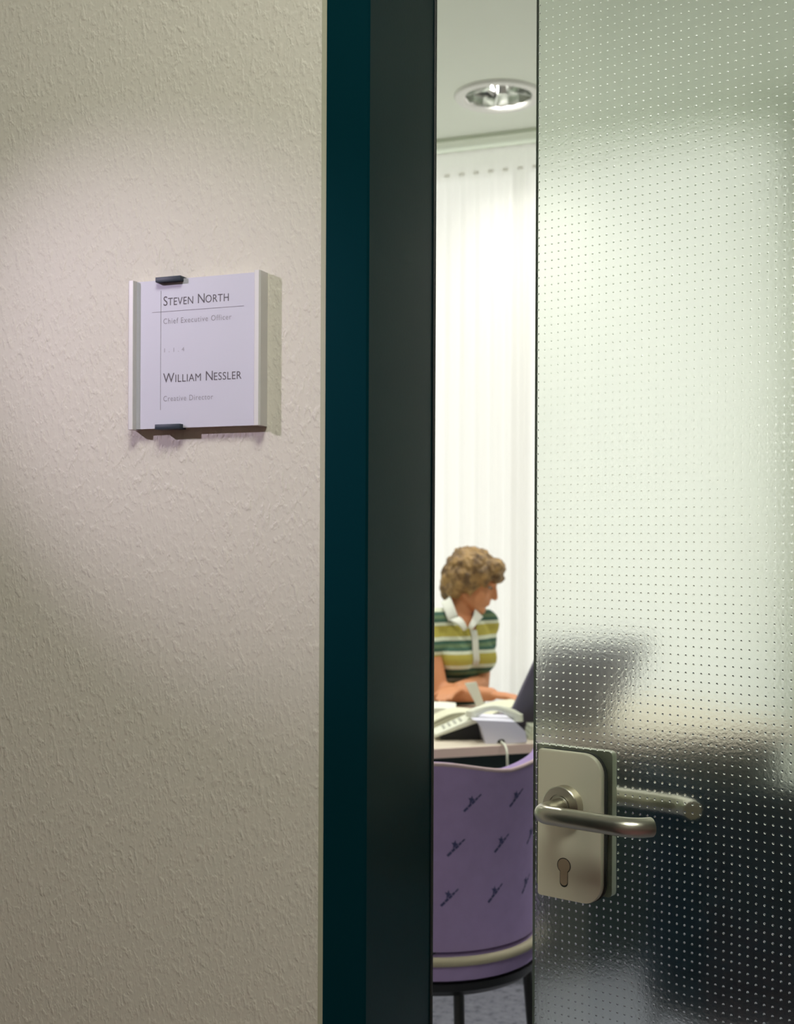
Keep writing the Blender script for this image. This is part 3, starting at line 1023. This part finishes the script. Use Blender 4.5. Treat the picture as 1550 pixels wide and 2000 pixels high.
# papers, brochures and a folded card
m_white = mat('white_paper', (0.78, 0.80, 0.72), 0.7)
m_cream = mat('cream_paper', (0.70, 0.70, 0.54), 0.7)
m_green = mat('pale_green_card', (0.62, 0.66, 0.52), 0.6)
def sheet(name, loc, ang, w, d, t, lift, material, label, cat, curl=0.0, group=None, pages=1):
    """a slightly curled sheaf: lift raises its right-hand side"""
    n = 10
    o = empty(name, loc, ang) if pages > 1 else None
    def one(z0, tt, dw):
        bm = bmesh.new()
        top, bot = [], []
        for i in range(n + 1):
            s_ = i / n
            z = z0 + lift * s_ ** 1.6 + curl * math.sin(PI * s_)
            x = -w / 2 + w * s_ + dw
            top.append([bm.verts.new((x, -d / 2, z + tt)), bm.verts.new((x, d / 2, z + tt))])
            bot.append([bm.verts.new((x, -d / 2, z)), bm.verts.new((x, d / 2, z))])
        for i in range(n):
            bm.faces.new((top[i][0], top[i + 1][0], top[i + 1][1], top[i][1]))
            bm.faces.new((bot[i][1], bot[i + 1][1], bot[i + 1][0], bot[i][0]))
            bm.faces.new((bot[i][0], bot[i + 1][0], top[i + 1][0], top[i][0]))
            bm.faces.new((bot[i + 1][1], bot[i][1], top[i][1], top[i + 1][1]))
        bm.faces.new((bot[0][1], bot[0][0], top[0][0], top[0][1]))
        bm.faces.new((bot[n][0], bot[n][1], top[n][1], top[n][0]))
        me = mesh_of(bm, name)
        smooth_angle(me, 40)
        return me
    if pages == 1:
        o = obj(name, one(0.0, t, 0.0), material)
        o.location = loc
        o.rotation_euler = (0, 0, ang)
    else:
        for k in range(pages):
            obj('page', one(k * t / pages, t / pages * 0.92, 0.003 * ((k * 7) % 3 - 1)), material, o)
    return tag(o, label, cat, group)
sheet('magazine', CP(884, 4.00, DZT + 0.001), YAW + 0.06, 0.15, 0.12, 0.030, 0.030, m_cream, 'open cream magazine with a curling right side lying behind the telephone', 'magazine', curl=0.022, pages=4)
sheet('paper_stack', CP(858, 4.33, DZT + 0.001), YAW - 0.05, 0.12, 0.18, 0.034, 0.0, m_white, 'stack of white paper below the bare elbow of the woman', 'paper', curl=0.004, pages=5)
sheet('card_stack', CP(1062, 3.85, DZT + 0.001), YAW + 0.05, 0.10, 0.09, 0.042, 0.0, m_green, 'stack of pale green cards right of the telephone', 'card', pages=3)
sheet('brochure', CP(970, 4.12, DZT + 0.0275), YAW + 0.42, 0.19, 0.14, 0.006, 0.040, m_cream, 'cream brochure with raised right edge lying on the laptop keyboard', 'brochure', curl=0.016, pages=2)
# folded card standing upright in front of the woman
fc = empty('folded_card', CP(942, 4.45), YAW)
tag(fc, 'white folded card propped up in front of the woman', 'card')
def leaf(dx, tilt, name):
    bm = bmesh.new()
    c = [(-0.008, 0.0), (0.018, 0.0), (-0.020, 0.105), (-0.062, 0.100)]
    A = [bm.verts.new((x, tilt * z, z)) for x, z in c]
    B = [bm.verts.new((x, tilt * z + 0.0012, z)) for x, z in c]
    bm.faces.new(A); bm.faces.new(B[::-1])
    for i in range(4):
        bm.faces.new((A[i], B[i], B[(i + 1) % 4], A[(i + 1) % 4]))
    return obj(name, mesh_of(bm), m_white, fc)
leaf(0, -0.18, 'leaf'); leaf(0, 0.18, 'leaf')

# ------------------------------------------------------------------ the woman
m_skin = mat('skin', (0.62, 0.27, 0.13), 0.55, Subsurface_Weight=0.0)
m_hair = mat('brown_blond_hair', (0.22, 0.13, 0.06), 0.6)
vary(m_hair, (0.11, 0.062, 0.026), (0.42, 0.26, 0.10), 26, detail=4)
m_shirt = mat('striped_polo_fabric', (0.5, 0.5, 0.2), 0.85, spec=0.2)
def shirt_nodes(mt):
    b = mt.node_tree.nodes['Principled BSDF']
    tc = nd(mt, 'ShaderNodeTexCoord')
    sep = nd(mt, 'ShaderNodeSeparateXYZ')
    lk(mt, tc, 'Object', sep, 'Vector')
    a = nd(mt, 'ShaderNodeMath', operation='ADD'); a.inputs[1].default_value = -0.885 + 1.08
    lk(mt, sep, 'Z', a, 0)
    dv = nd(mt, 'ShaderNodeMath', operation='DIVIDE'); dv.inputs[1].default_value = 0.108
    lk(mt, a, 0, dv, 0)
    fr_ = nd(mt, 'ShaderNodeMath', operation='FRACT')
    lk(mt, dv, 0, fr_, 0)
    Y, Wt, G, D = (0.44, 0.39, 0.085), (0.62, 0.66, 0.52), (0.13, 0.20, 0.11), (0.055, 0.12, 0.09)
    r = ramp(mt, [(0.0, Y), (0.38, Wt), (0.50, D), (0.62, G), (0.74, D), (0.86, Wt)], 'CONSTANT')
    lk(mt, fr_, 0, r, 'Fac'); lk(mt, r, 'Color', b, 'Base Color')
shirt_nodes(m_shirt)
m_collar = mat('white_collar', (0.72, 0.74, 0.68), 0.8)
m_trousers = mat('dark_trousers', (0.03, 0.035, 0.05), 0.9)
m_eye = mat('eye_white', (0.45, 0.36, 0.30), 0.4)
m_iris = mat('eye_iris', (0.05, 0.04, 0.03), 0.3)

def ico(bm, center, radii, rot=None, sub=3):
    M = Matrix.Translation(center)
    if rot is not None:
        M = M @ rot.to_4x4()
    M = M @ Matrix.Diagonal((*radii, 1))
    bmesh.ops.create_icosphere(bm, subdivisions=sub, radius=1.0, matrix=M)

def cap(bm, p0, p1, r0, r1, seg=14):
    p0, p1 = Vector(p0), Vector(p1)
    d = (p1 - p0)
    L = d.length
    t = d / L
    a = Vector((0, 0, 1)) if abs(t.z) < 0.9 else Vector((1, 0, 0))
    u = t.cross(a).normalized(); w = t.cross(u)
    prof = []
    for i in range(6):
        q = PI / 2 * i / 5
        prof.append((-r0 * math.cos(q), r0 * math.sin(q)))
    for i in range(1, 4):
        prof.append((L * i / 4, r0 + (r1 - r0) * i / 4))
    for i in range(6):
        q = PI / 2 * i / 5
        prof.append((L + r1 * math.sin(q), r1 * math.cos(q)))
    rings = []
    for h, r in prof:
        if r < 1e-5:
            rings.append([bm.verts.new(p0 + t * h)])
        else:
            rings.append([bm.verts.new(p0 + t * h + (u * math.cos(2 * PI * k / seg) + w * math.sin(2 * PI * k / seg)) * r) for k in range(seg)])
    for A, B in zip(rings, rings[1:]):
        for k in range(seg):
            k2 = (k + 1) % seg
            if len(A) == 1:
                bm.faces.new((A[0], B[k2], B[k]))
            elif len(B) == 1:
                bm.faces.new((A[k], A[k2], B[0]))
            else:
                bm.faces.new((A[k], A[k2], B[k2], B[k]))

def remesh(bm, voxel, smooth_it=4, name='m'):
    bmesh.ops.recalc_face_normals(bm, faces=bm.faces)
    me = bpy.data.meshes.new(name)
    bm.to_mesh(me); bm.free()
    t = bpy.data.objects.new('tmp', me)
    COL.objects.link(t)
    r = t.modifiers.new('r', 'REMESH'); r.mode = 'VOXEL'; r.voxel_size = voxel
    s = t.modifiers.new('s', 'SMOOTH'); s.factor = 0.5; s.iterations = smooth_it
    dg = bpy.context.evaluated_depsgraph_get(); dg.update()
    out = bpy.data.meshes.new_from_object(t.evaluated_get(dg))
    bpy.data.objects.remove(t)
    out.polygons.foreach_set('use_smooth', [True] * len(out.polygons))
    out.name = name
    return out

# local frame: x to the viewer's right, y away from the viewer, z up; origin on the floor below the pelvis
wp = CAM + Fv * 4.80 + Rv * ((885 - 775) / 2400 * 4.80)
woman = empty('person', (wp.x, wp.y, 0.0), YAW)
tag(woman, 'seated woman in a yellow, green and white striped polo shirt leaning over the desk', 'person')
PXM = 500.0
def P(px, py, y=0.0):
    k = (4.80 + y) / 4.80
    return Vector(((px - 775) / PXM * k - (885 - 775) / PXM, y, 1.34 - (py - 1065.5) / PXM * k))
fa = math.radians(38)                  # torso turned to the viewer's right
fd = Vector((math.sin(fa), -math.cos(fa), 0))      # facing
sd = Vector((math.cos(fa), math.sin(fa), 0))       # towards her left side (viewer's right)
neck0 = P(893, 1208)
sh_c = P(888, 1216)
shL = sh_c + sd * 0.150 + Vector((0, 0, -0.012))
shR = sh_c - sd * 0.160 + Vector((0, 0, -0.002))
chest = P(892, 1250, 0.0)
waist = P(893, 1335, 0.06)
pelvis = Vector((0.0, 0.14, 0.56))
elR = P(858, 1352, -0.16)
wrR = P(960, 1356, -0.25)
elL = P(938, 1336, -0.01)
wrL = P(896, 1345, -0.20)

# head frame: faces the viewer's right, tipped down and slightly towards the viewer
hy = math.radians(14)
hf = Vector((math.cos(hy), -math.sin(hy), 0))
tip = math.radians(20)
hside = Vector((math.sin(hy), math.cos(hy), 0))
hx = (hf * math.cos(tip) + Vector((0, 0, -1)) * math.sin(tip)).normalized()
hz = (Vector((0, 0, 1)) * math.cos(tip) + hf * math.sin(tip)).normalized()
HR = Matrix((hx, hside, hz)).transposed()
hc = P(922, 1139)
def hp(x, y, z):
    return hc + HR @ Vector((x, y, z))

bm = bmesh.new()
# head
ico(bm, hp(-0.012, 0, 0.035), (0.094, 0.074, 0.082), HR)
ico(bm, hp(0.030, 0, -0.022), (0.062, 0.058, 0.080), HR)
ico(bm, hp(0.066, 0, -0.086), (0.022, 0.026, 0.018), HR)
cap(bm, hp(0.056, 0.018, -0.082), hp(-0.005, 0.043, -0.048), 0.018, 0.022)
cap(bm, hp(0.056, -0.018, -0.082), hp(-0.005, -0.043, -0.048), 0.018, 0.022)
cap(bm, hp(0.086, 0, 0.022), hp(0.104, 0, -0.020), 0.009, 0.0125)
ico(bm, hp(0.094, 0.010, -0.023), (0.009, 0.008, 0.007), HR, 2)
ico(bm, hp(0.094, -0.010, -0.023), (0.009, 0.008, 0.007), HR, 2)
ico(bm, hp(0.083, 0, -0.048), (0.013, 0.022, 0.006), HR, 2)
ico(bm, hp(0.081, 0, -0.059), (0.012, 0.019, 0.006), HR, 2)
cap(bm, hp(0.078, 0.032, 0.030), hp(0.084, 0.008, 0.030), 0.010, 0.010)
cap(bm, hp(0.078, -0.032, 0.030), hp(0.084, -0.008, 0.030), 0.010, 0.010)
ico(bm, hp(0.058, 0.036, -0.022), (0.025, 0.020, 0.022), HR, 2)
ico(bm, hp(0.058, -0.036, -0.022), (0.025, 0.020, 0.022), HR, 2)
for s_ in (-1, 1):
    ico(bm, hp(-0.010, 0.070 * s_, -0.008), (0.018, 0.010, 0.030), HR, 2)
# neck and torso
cap(bm, hp(-0.022, 0, -0.045), neck0 + Vector((0, 0.01, -0.02)), 0.050, 0.052)
cap(bm, shL, shR, 0.055, 0.055)
cap(bm, neck0 + Vector((0, 0, -0.01)), sh_c.lerp(shL, 0.8), 0.045, 0.04)
cap(bm, neck0 + Vector((0, 0, -0.01)), sh_c.lerp(shR, 0.8), 0.045, 0.04)
TR = Matrix((sd, -fd, Vector((0, 0, 1)))).transposed()
ico(bm, chest + Vector((0, 0, -0.03)), (0.150, 0.098, 0.15), TR)
ico(bm, waist + Vector((0, 0, 0.03)), (0.128, 0.092, 0.17), TR)
for s_ in (-1, 1):
    ico(bm, chest + fd * 0.070 + sd * 0.062 * s_ + Vector((0, 0, -0.065)), (0.062, 0.052, 0.058), TR, 2)
ico(bm, pelvis + Vector((0, 0, 0.02)), (0.165, 0.13, 0.12), TR)
cap(bm, waist, pelvis, 0.10, 0.12)
# arms
cap(bm, shR, elR, 0.050, 0.038)
cap(bm, elR, wrR, 0.040, 0.026)
cap(bm, shL, elL, 0.046, 0.037)
cap(bm, elL, wrL, 0.038, 0.026)
# hands with five fingers
def hand(wr, fwd, up, thumb_side, curl):
    fwd = Vector(fwd).normalized(); up = Vector(up); up = (up - fwd * up.dot(fwd)).normalized()
    side = fwd.cross(up)
    HM = Matrix((fwd, side, up)).transposed()
    ico(bm, wr + fwd * 0.045, (0.050, 0.036, 0.014), HM, 2)
    lens = (0.066, 0.076, 0.070, 0.054)
    for i, L in enumerate(lens):
        o_ = (-0.027 + 0.018 * i) * -thumb_side
        b0 = wr + fwd * 0.082 + side * o_
        c1 = math.radians(curl); c2_ = math.radians(curl * 2.1)
        b1 = b0 + (fwd * math.cos(c1) - up * math.sin(c1)) * L * 0.5
        b2 = b1 + (fwd * math.cos(c2_) - up * math.sin(c2_)) * L * 0.5
        cap(bm, wr + fwd * 0.055 + side * o_ * 0.85, b0, 0.010, 0.0088, 10)
        cap(bm, b0, b1, 0.0088, 0.0078, 10); cap(bm, b1, b2, 0.0078, 0.0066, 10)
    t0 = wr + fwd * 0.022 + side * 0.026 * thumb_side
    t1 = t0 + (fwd * 0.7 + side * 0.65 * thumb_side - up * 0.2).normalized() * 0.040
    t2 = t1 + (fwd * 0.95 + side * 0.2 * thumb_side - up * 0.25).normalized() * 0.032
    cap(bm, t0, t1, 0.0115, 0.010, 10); cap(bm, t1, t2, 0.010, 0.0082, 10)
hand(wrR, (wrR - elR) + Vector((0, -0.02, -0.012)), (0, 0, 1), -1, 16)
hand(wrL, (wrL - elL) + Vector((0, 0.0, -0.01)), (0, 0, 1), 1, 14)
# legs, seated
for s_ in (-1, 1):
    hip = pelvis + sd * 0.085 * s_
    knee = hip + fd * 0.40 + sd * 0.03 * s_ + Vector((0, 0, -0.04))
    ank = knee - fd * 0.03 + Vector((0, 0, -0.43))
    cap(bm, hip, knee, 0.085, 0.058)
    cap(bm, knee, ank, 0.054, 0.036)
    cap(bm, ank + Vector((0, 0, -0.045)), ank + fd * 0.15 + Vector((0, 0, -0.058)), 0.034, 0.026)
body = obj('body', remesh(bm, 0.0055, 5, 'body'), m_skin, woman)

# polo shirt
bm = bmesh.new()
e = 0.011
cap(bm, shL, shR, 0.055 + e, 0.055 + e)
cap(bm, neck0 + Vector((0, 0, -0.028)), sh_c.lerp(shL, 0.8), 0.045 + e, 0.04 + e)
cap(bm, neck0 + Vector((0, 0, -0.028)), sh_c.lerp(shR, 0.8), 0.045 + e, 0.04 + e)
ico(bm, chest + Vector((0, 0, -0.03)), (0.150 + e, 0.098 + e, 0.15 + e), TR)
ico(bm, waist + Vector((0, 0, 0.03)), (0.128 + e, 0.092 + e, 0.17 + e), TR)
for s_ in (-1, 1):
    ico(bm, chest + fd * 0.070 + sd * 0.062 * s_ + Vector((0, 0, -0.065)), (0.062 + e, 0.052 + e, 0.058 + e), TR, 2)
cap(bm, waist, waist.lerp(pelvis, 0.55), 0.10 + e, 0.12 + e)
cap(bm, shR, shR.lerp(elR, 0.36), 0.050 + e, 0.050 + e)
cap(bm, shL, shL.lerp(elL, 0.34), 0.046 + e, 0.047 + e)
me = remesh(bm, 0.006, 5, 'polo_shirt')
# V opening: remove cloth over the throat
vb = P(911, 1228)
bm = bmesh.new(); bm.from_mesh(me)
kill = []
for f_ in bm.faces:
    c = f_.calc_center_median() - neck0
    fwd_, sid_ = c.dot(fd), c.dot(sd)
    dz = f_.calc_center_median().z - vb.z
    if fwd_ > 0.005 and dz > 0 and abs(sid_) < 0.012 + 0.75 * dz and abs(sid_) < 0.062:
        kill.append(f_)
    elif math.hypot(fwd_, sid_) < 0.058 and c.z > -0.012:
        kill.append(f_)
bmesh.ops.delete(bm, geom=kill, context='FACES')
bm.to_mesh(me); bm.free()
shirt = obj('polo_shirt', me, m_shirt, woman)
shirt['label'] = 'polo shirt striped in yellow, green and white'
# collar wings and placket lie on the shirt
from mathutils.bvhtree import BVHTree
bmt = bmesh.new(); bmt.from_mesh(me)
tree = BVHTree.FromBMesh(bmt)
def on_shirt(q, off=0.006, direction=None):
    """push a point onto the cloth: cast from in front along -facing"""
    d = direction or fd
    o_ = q + d * 0.4
    hit, nrm, idx, dist = tree.ray_cast(o_, -d, 0.8)
    if hit is None:
        hit, nrm, idx, dist = tree.find_nearest(q)
    return hit + d * off
def patch(name, outline, material, parent, off=0.006, thick=0.004, n=7, d=None):
    """quad patch (4 corners in torso frame side/up about vb) laid over the cloth"""
    bm = bmesh.new()
    A = [[None] * (n + 1) for _ in range(n + 1)]
    B = [[None] * (n + 1) for _ in range(n + 1)]
    (a0, a1), (b0, b1), (c0, c1), (d0, d1) = outline
    for i in range(n + 1):
        for j in range(n + 1):
            u, v = i / n, j / n
            s_ = (a0 * (1 - u) + b0 * u) * (1 - v) + (d0 * (1 - u) + c0 * u) * v
            z_ = (a1 * (1 - u) + b1 * u) * (1 - v) + (d1 * (1 - u) + c1 * u) * v
            q = Vector((neck0.x, neck0.y, vb.z)) + sd * s_ + Vector((0, 0, z_))
            h_ = on_shirt(q, off, d)
            A[i][j] = bm.verts.new(h_ + fd * thick)
            B[i][j] = bm.verts.new(h_)
    for i in range(n):
        for j in range(n):
            bm.faces.new((A[i][j], A[i + 1][j], A[i + 1][j + 1], A[i][j + 1]))
            bm.faces.new((B[i][j + 1], B[i + 1][j + 1], B[i + 1][j], B[i][j]))
    for i in range(n):
        bm.faces.new((A[i][0], B[i][0], B[i + 1][0], A[i + 1][0])); bm.faces.new((A[i + 1][n], B[i + 1][n], B[i][n], A[i][n]))
        bm.faces.new((A[0][i + 1], B[0][i + 1], B[0][i], A[0][i])); bm.faces.new((A[n][i], B[n][i], B[n][i + 1], A[n][i + 1]))
    me_ = mesh_of(bm, name)
    me_.polygons.foreach_set('use_smooth', [True] * len(me_.polygons))
    return obj(name, me_, material, parent)
patch('placket', [(-0.014, -0.135), (0.014, -0.135), (0.016, 0.022), (-0.016, 0.022)], m_collar, shirt, off=0.001, thick=0.003)
# collar wings: free-standing folded leaves from the neck to their points
def wing(pts, name='collar_wing'):
    bm = bmesh.new()
    V = [Vector(p) for p in pts]
    n = 6
    nrm = (V[1] - V[0]).cross(V[3] - V[0]).normalized()
    if nrm.dot(Vector((0.3, -1, 0.2))) < 0:
        nrm = -nrm
    G, H = [], []
    for i in range(n + 1):
        rg, rh = [], []
        for j in range(n + 1):
            u, v = i / n, j / n
            q = (V[0] * (1 - u) + V[1] * u) * (1 - v) + (V[3] * (1 - u) + V[2] * u) * v
            q = q + nrm * 0.012 * math.sin(PI * u) 
            rg.append(bm.verts.new(q + nrm * 0.003)); rh.append(bm.verts.new(q))
        G.append(rg); H.append(rh)
    for i in range(n):
        for j in range(n):
            bm.faces.new((G[i][j], G[i + 1][j], G[i + 1][j + 1], G[i][j + 1]))
            bm.faces.new((H[i][j + 1], H[i + 1][j + 1], H[i + 1][j], H[i][j]))
    for i in range(n):
        bm.faces.new((G[i][0], H[i][0], H[i + 1][0], G[i + 1][0])); bm.faces.new((G[i + 1][n], H[i + 1][n], H[i][n], G[i][n]))
        bm.faces.new((G[0][i + 1], H[0][i + 1], H[0][i], G[0][i])); bm.faces.new((G[n][i], H[n][i], H[n][i + 1], G[n][i + 1]))
    me_ = mesh_of(bm, name)
    me_.polygons.foreach_set('use_smooth', [True] * len(me_.polygons))
    return obj(name, me_, m_collar, shirt)
wing([P(880, 1166, -0.060), P(895, 1205, -0.105), P(876, 1214, -0.118), P(862, 1178, -0.065)])
wing([P(896, 1204, -0.100), P(913, 1228, -0.128), P(906, 1233, -0.132), P(878, 1212, -0.116)])
wing([P(927, 1189, -0.035), P(914, 1226, -0.118), P(921, 1231, -0.116), P(943, 1205, -0.040)])
wing([P(870, 1165, 0.05), P(878, 1164, -0.058), P(864, 1180, -0.063), P(862, 1180, 0.05)])

# trousers
bm = bmesh.new()
ico(bm, pelvis + Vector((0, 0, 0.01)), (0.178, 0.142, 0.115), TR)
for s_ in (-1, 1):
    hip = pelvis + sd * 0.085 * s_
    knee = hip + fd * 0.40 + sd * 0.03 * s_ + Vector((0, 0, -0.04))
    ank = knee - fd * 0.03 + Vector((0, 0, -0.43))
    cap(bm, hip, knee, 0.097, 0.072)
    cap(bm, knee, ank.lerp(knee, 0.08), 0.068, 0.056)
obj('trousers', remesh(bm, 0.009, 4, 'trousers'), m_trousers, woman)

# hair: short, wavy
bm = bmesh.new()
ico(bm, hp(-0.018, 0, 0.052), (0.104, 0.090, 0.088), HR)
ico(bm, hp(-0.064, 0, 0.005), (0.060, 0.080, 0.085), HR)
ico(bm, hp(-0.078, 0, -0.045), (0.034, 0.062, 0.050), HR)
ico(bm, hp(0.055, 0, 0.082), (0.052, 0.072, 0.040), HR)
ico(bm, hp(0.088, -0.012, 0.066), (0.026, 0.050, 0.026), HR)
for s_ in (-1, 1):
    ico(bm, hp(-0.020, 0.066 * s_, 0.012), (0.062, 0.032, 0.055), HR)
    ico(bm, hp(0.036, 0.062 * s_, 0.050), (0.045, 0.026, 0.036), HR)
    ico(bm, hp(-0.045, 0.064 * s_, -0.042), (0.035, 0.026, 0.034), HR)
    ico(bm, hp(0.016, 0.070 * s_, -0.012), (0.018, 0.014, 0.032), HR)
me = remesh(bm, 0.0045, 2, 'hair')
co = np.empty(len(me.vertices) * 3); me.vertices.foreach_get('co', co); co = co.reshape(-1, 3)
no = np.empty(len(me.vertices) * 3); me.vertex_normals.foreach_get('vector', no); no = no.reshape(-1, 3)
HRi = HR.inverted()
for i in range(len(co)):
    q = HRi @ (Vector(co[i]) - hc)
    w1 = noise.noise(Vector((q.x * 22 + 3, q.y * 30, q.z * 30 + q.x * 14)))
    w2 = noise.noise(Vector((q.x * 60, q.y * 85, q.z * 70 + q.x * 50 + 7)))
    co[i] += no[i] * (0.010 * w1 + 0.006 * w2)
me.vertices.foreach_set('co', co.reshape(-1)); me.update()
obj('hair', me, m_hair, woman)
# eyes
for s_ in (-1, 1):
    bm = bmesh.new(); ico(bm, hp(0.0745, 0.030 * s_, 0.012), (0.010, 0.012, 0.007), HR, 2)
    ey = obj('eye', mesh_of(bm), m_eye, woman, smooth=True)
    bm = bmesh.new(); ico(bm, hp(0.083, 0.031 * s_, 0.011), (0.003, 0.006, 0.005), HR, 2)
    obj('iris', mesh_of(bm), m_iris, ey, smooth=True)

# the chair she sits on
oc = tag(empty('office_chair', (wp.x, wp.y, 0.0), YAW), 'black office chair under the seated woman', 'chair')
pv = pelvis
box('seat', (pv.x - 0.22, pv.y - 0.22, 0.39), (pv.x + 0.22, pv.y + 0.22, 0.450), m_black, oc, bevel=0.02, seg=3)
tube('gas_column', [(pv.x, pv.y, 0.08), (pv.x, pv.y, 0.39)], 0.025, m_legm, oc)
for k in range(5):
    a = 2 * PI * k / 5 + 0.3
    ft = tube('leg', [(pv.x, pv.y, 0.09), (pv.x + 0.27 * math.cos(a), pv.y + 0.27 * math.sin(a), 0.065)], [0.022, 0.014], m_legm, oc)
    tube('castor', [(pv.x + 0.27 * math.cos(a) - 0.012 * math.sin(a), pv.y + 0.27 * math.sin(a) + 0.012 * math.cos(a), 0.027), (pv.x + 0.27 * math.cos(a) + 0.012 * math.sin(a), pv.y + 0.27 * math.sin(a) - 0.012 * math.cos(a), 0.027)], 0.027, m_black, ft)
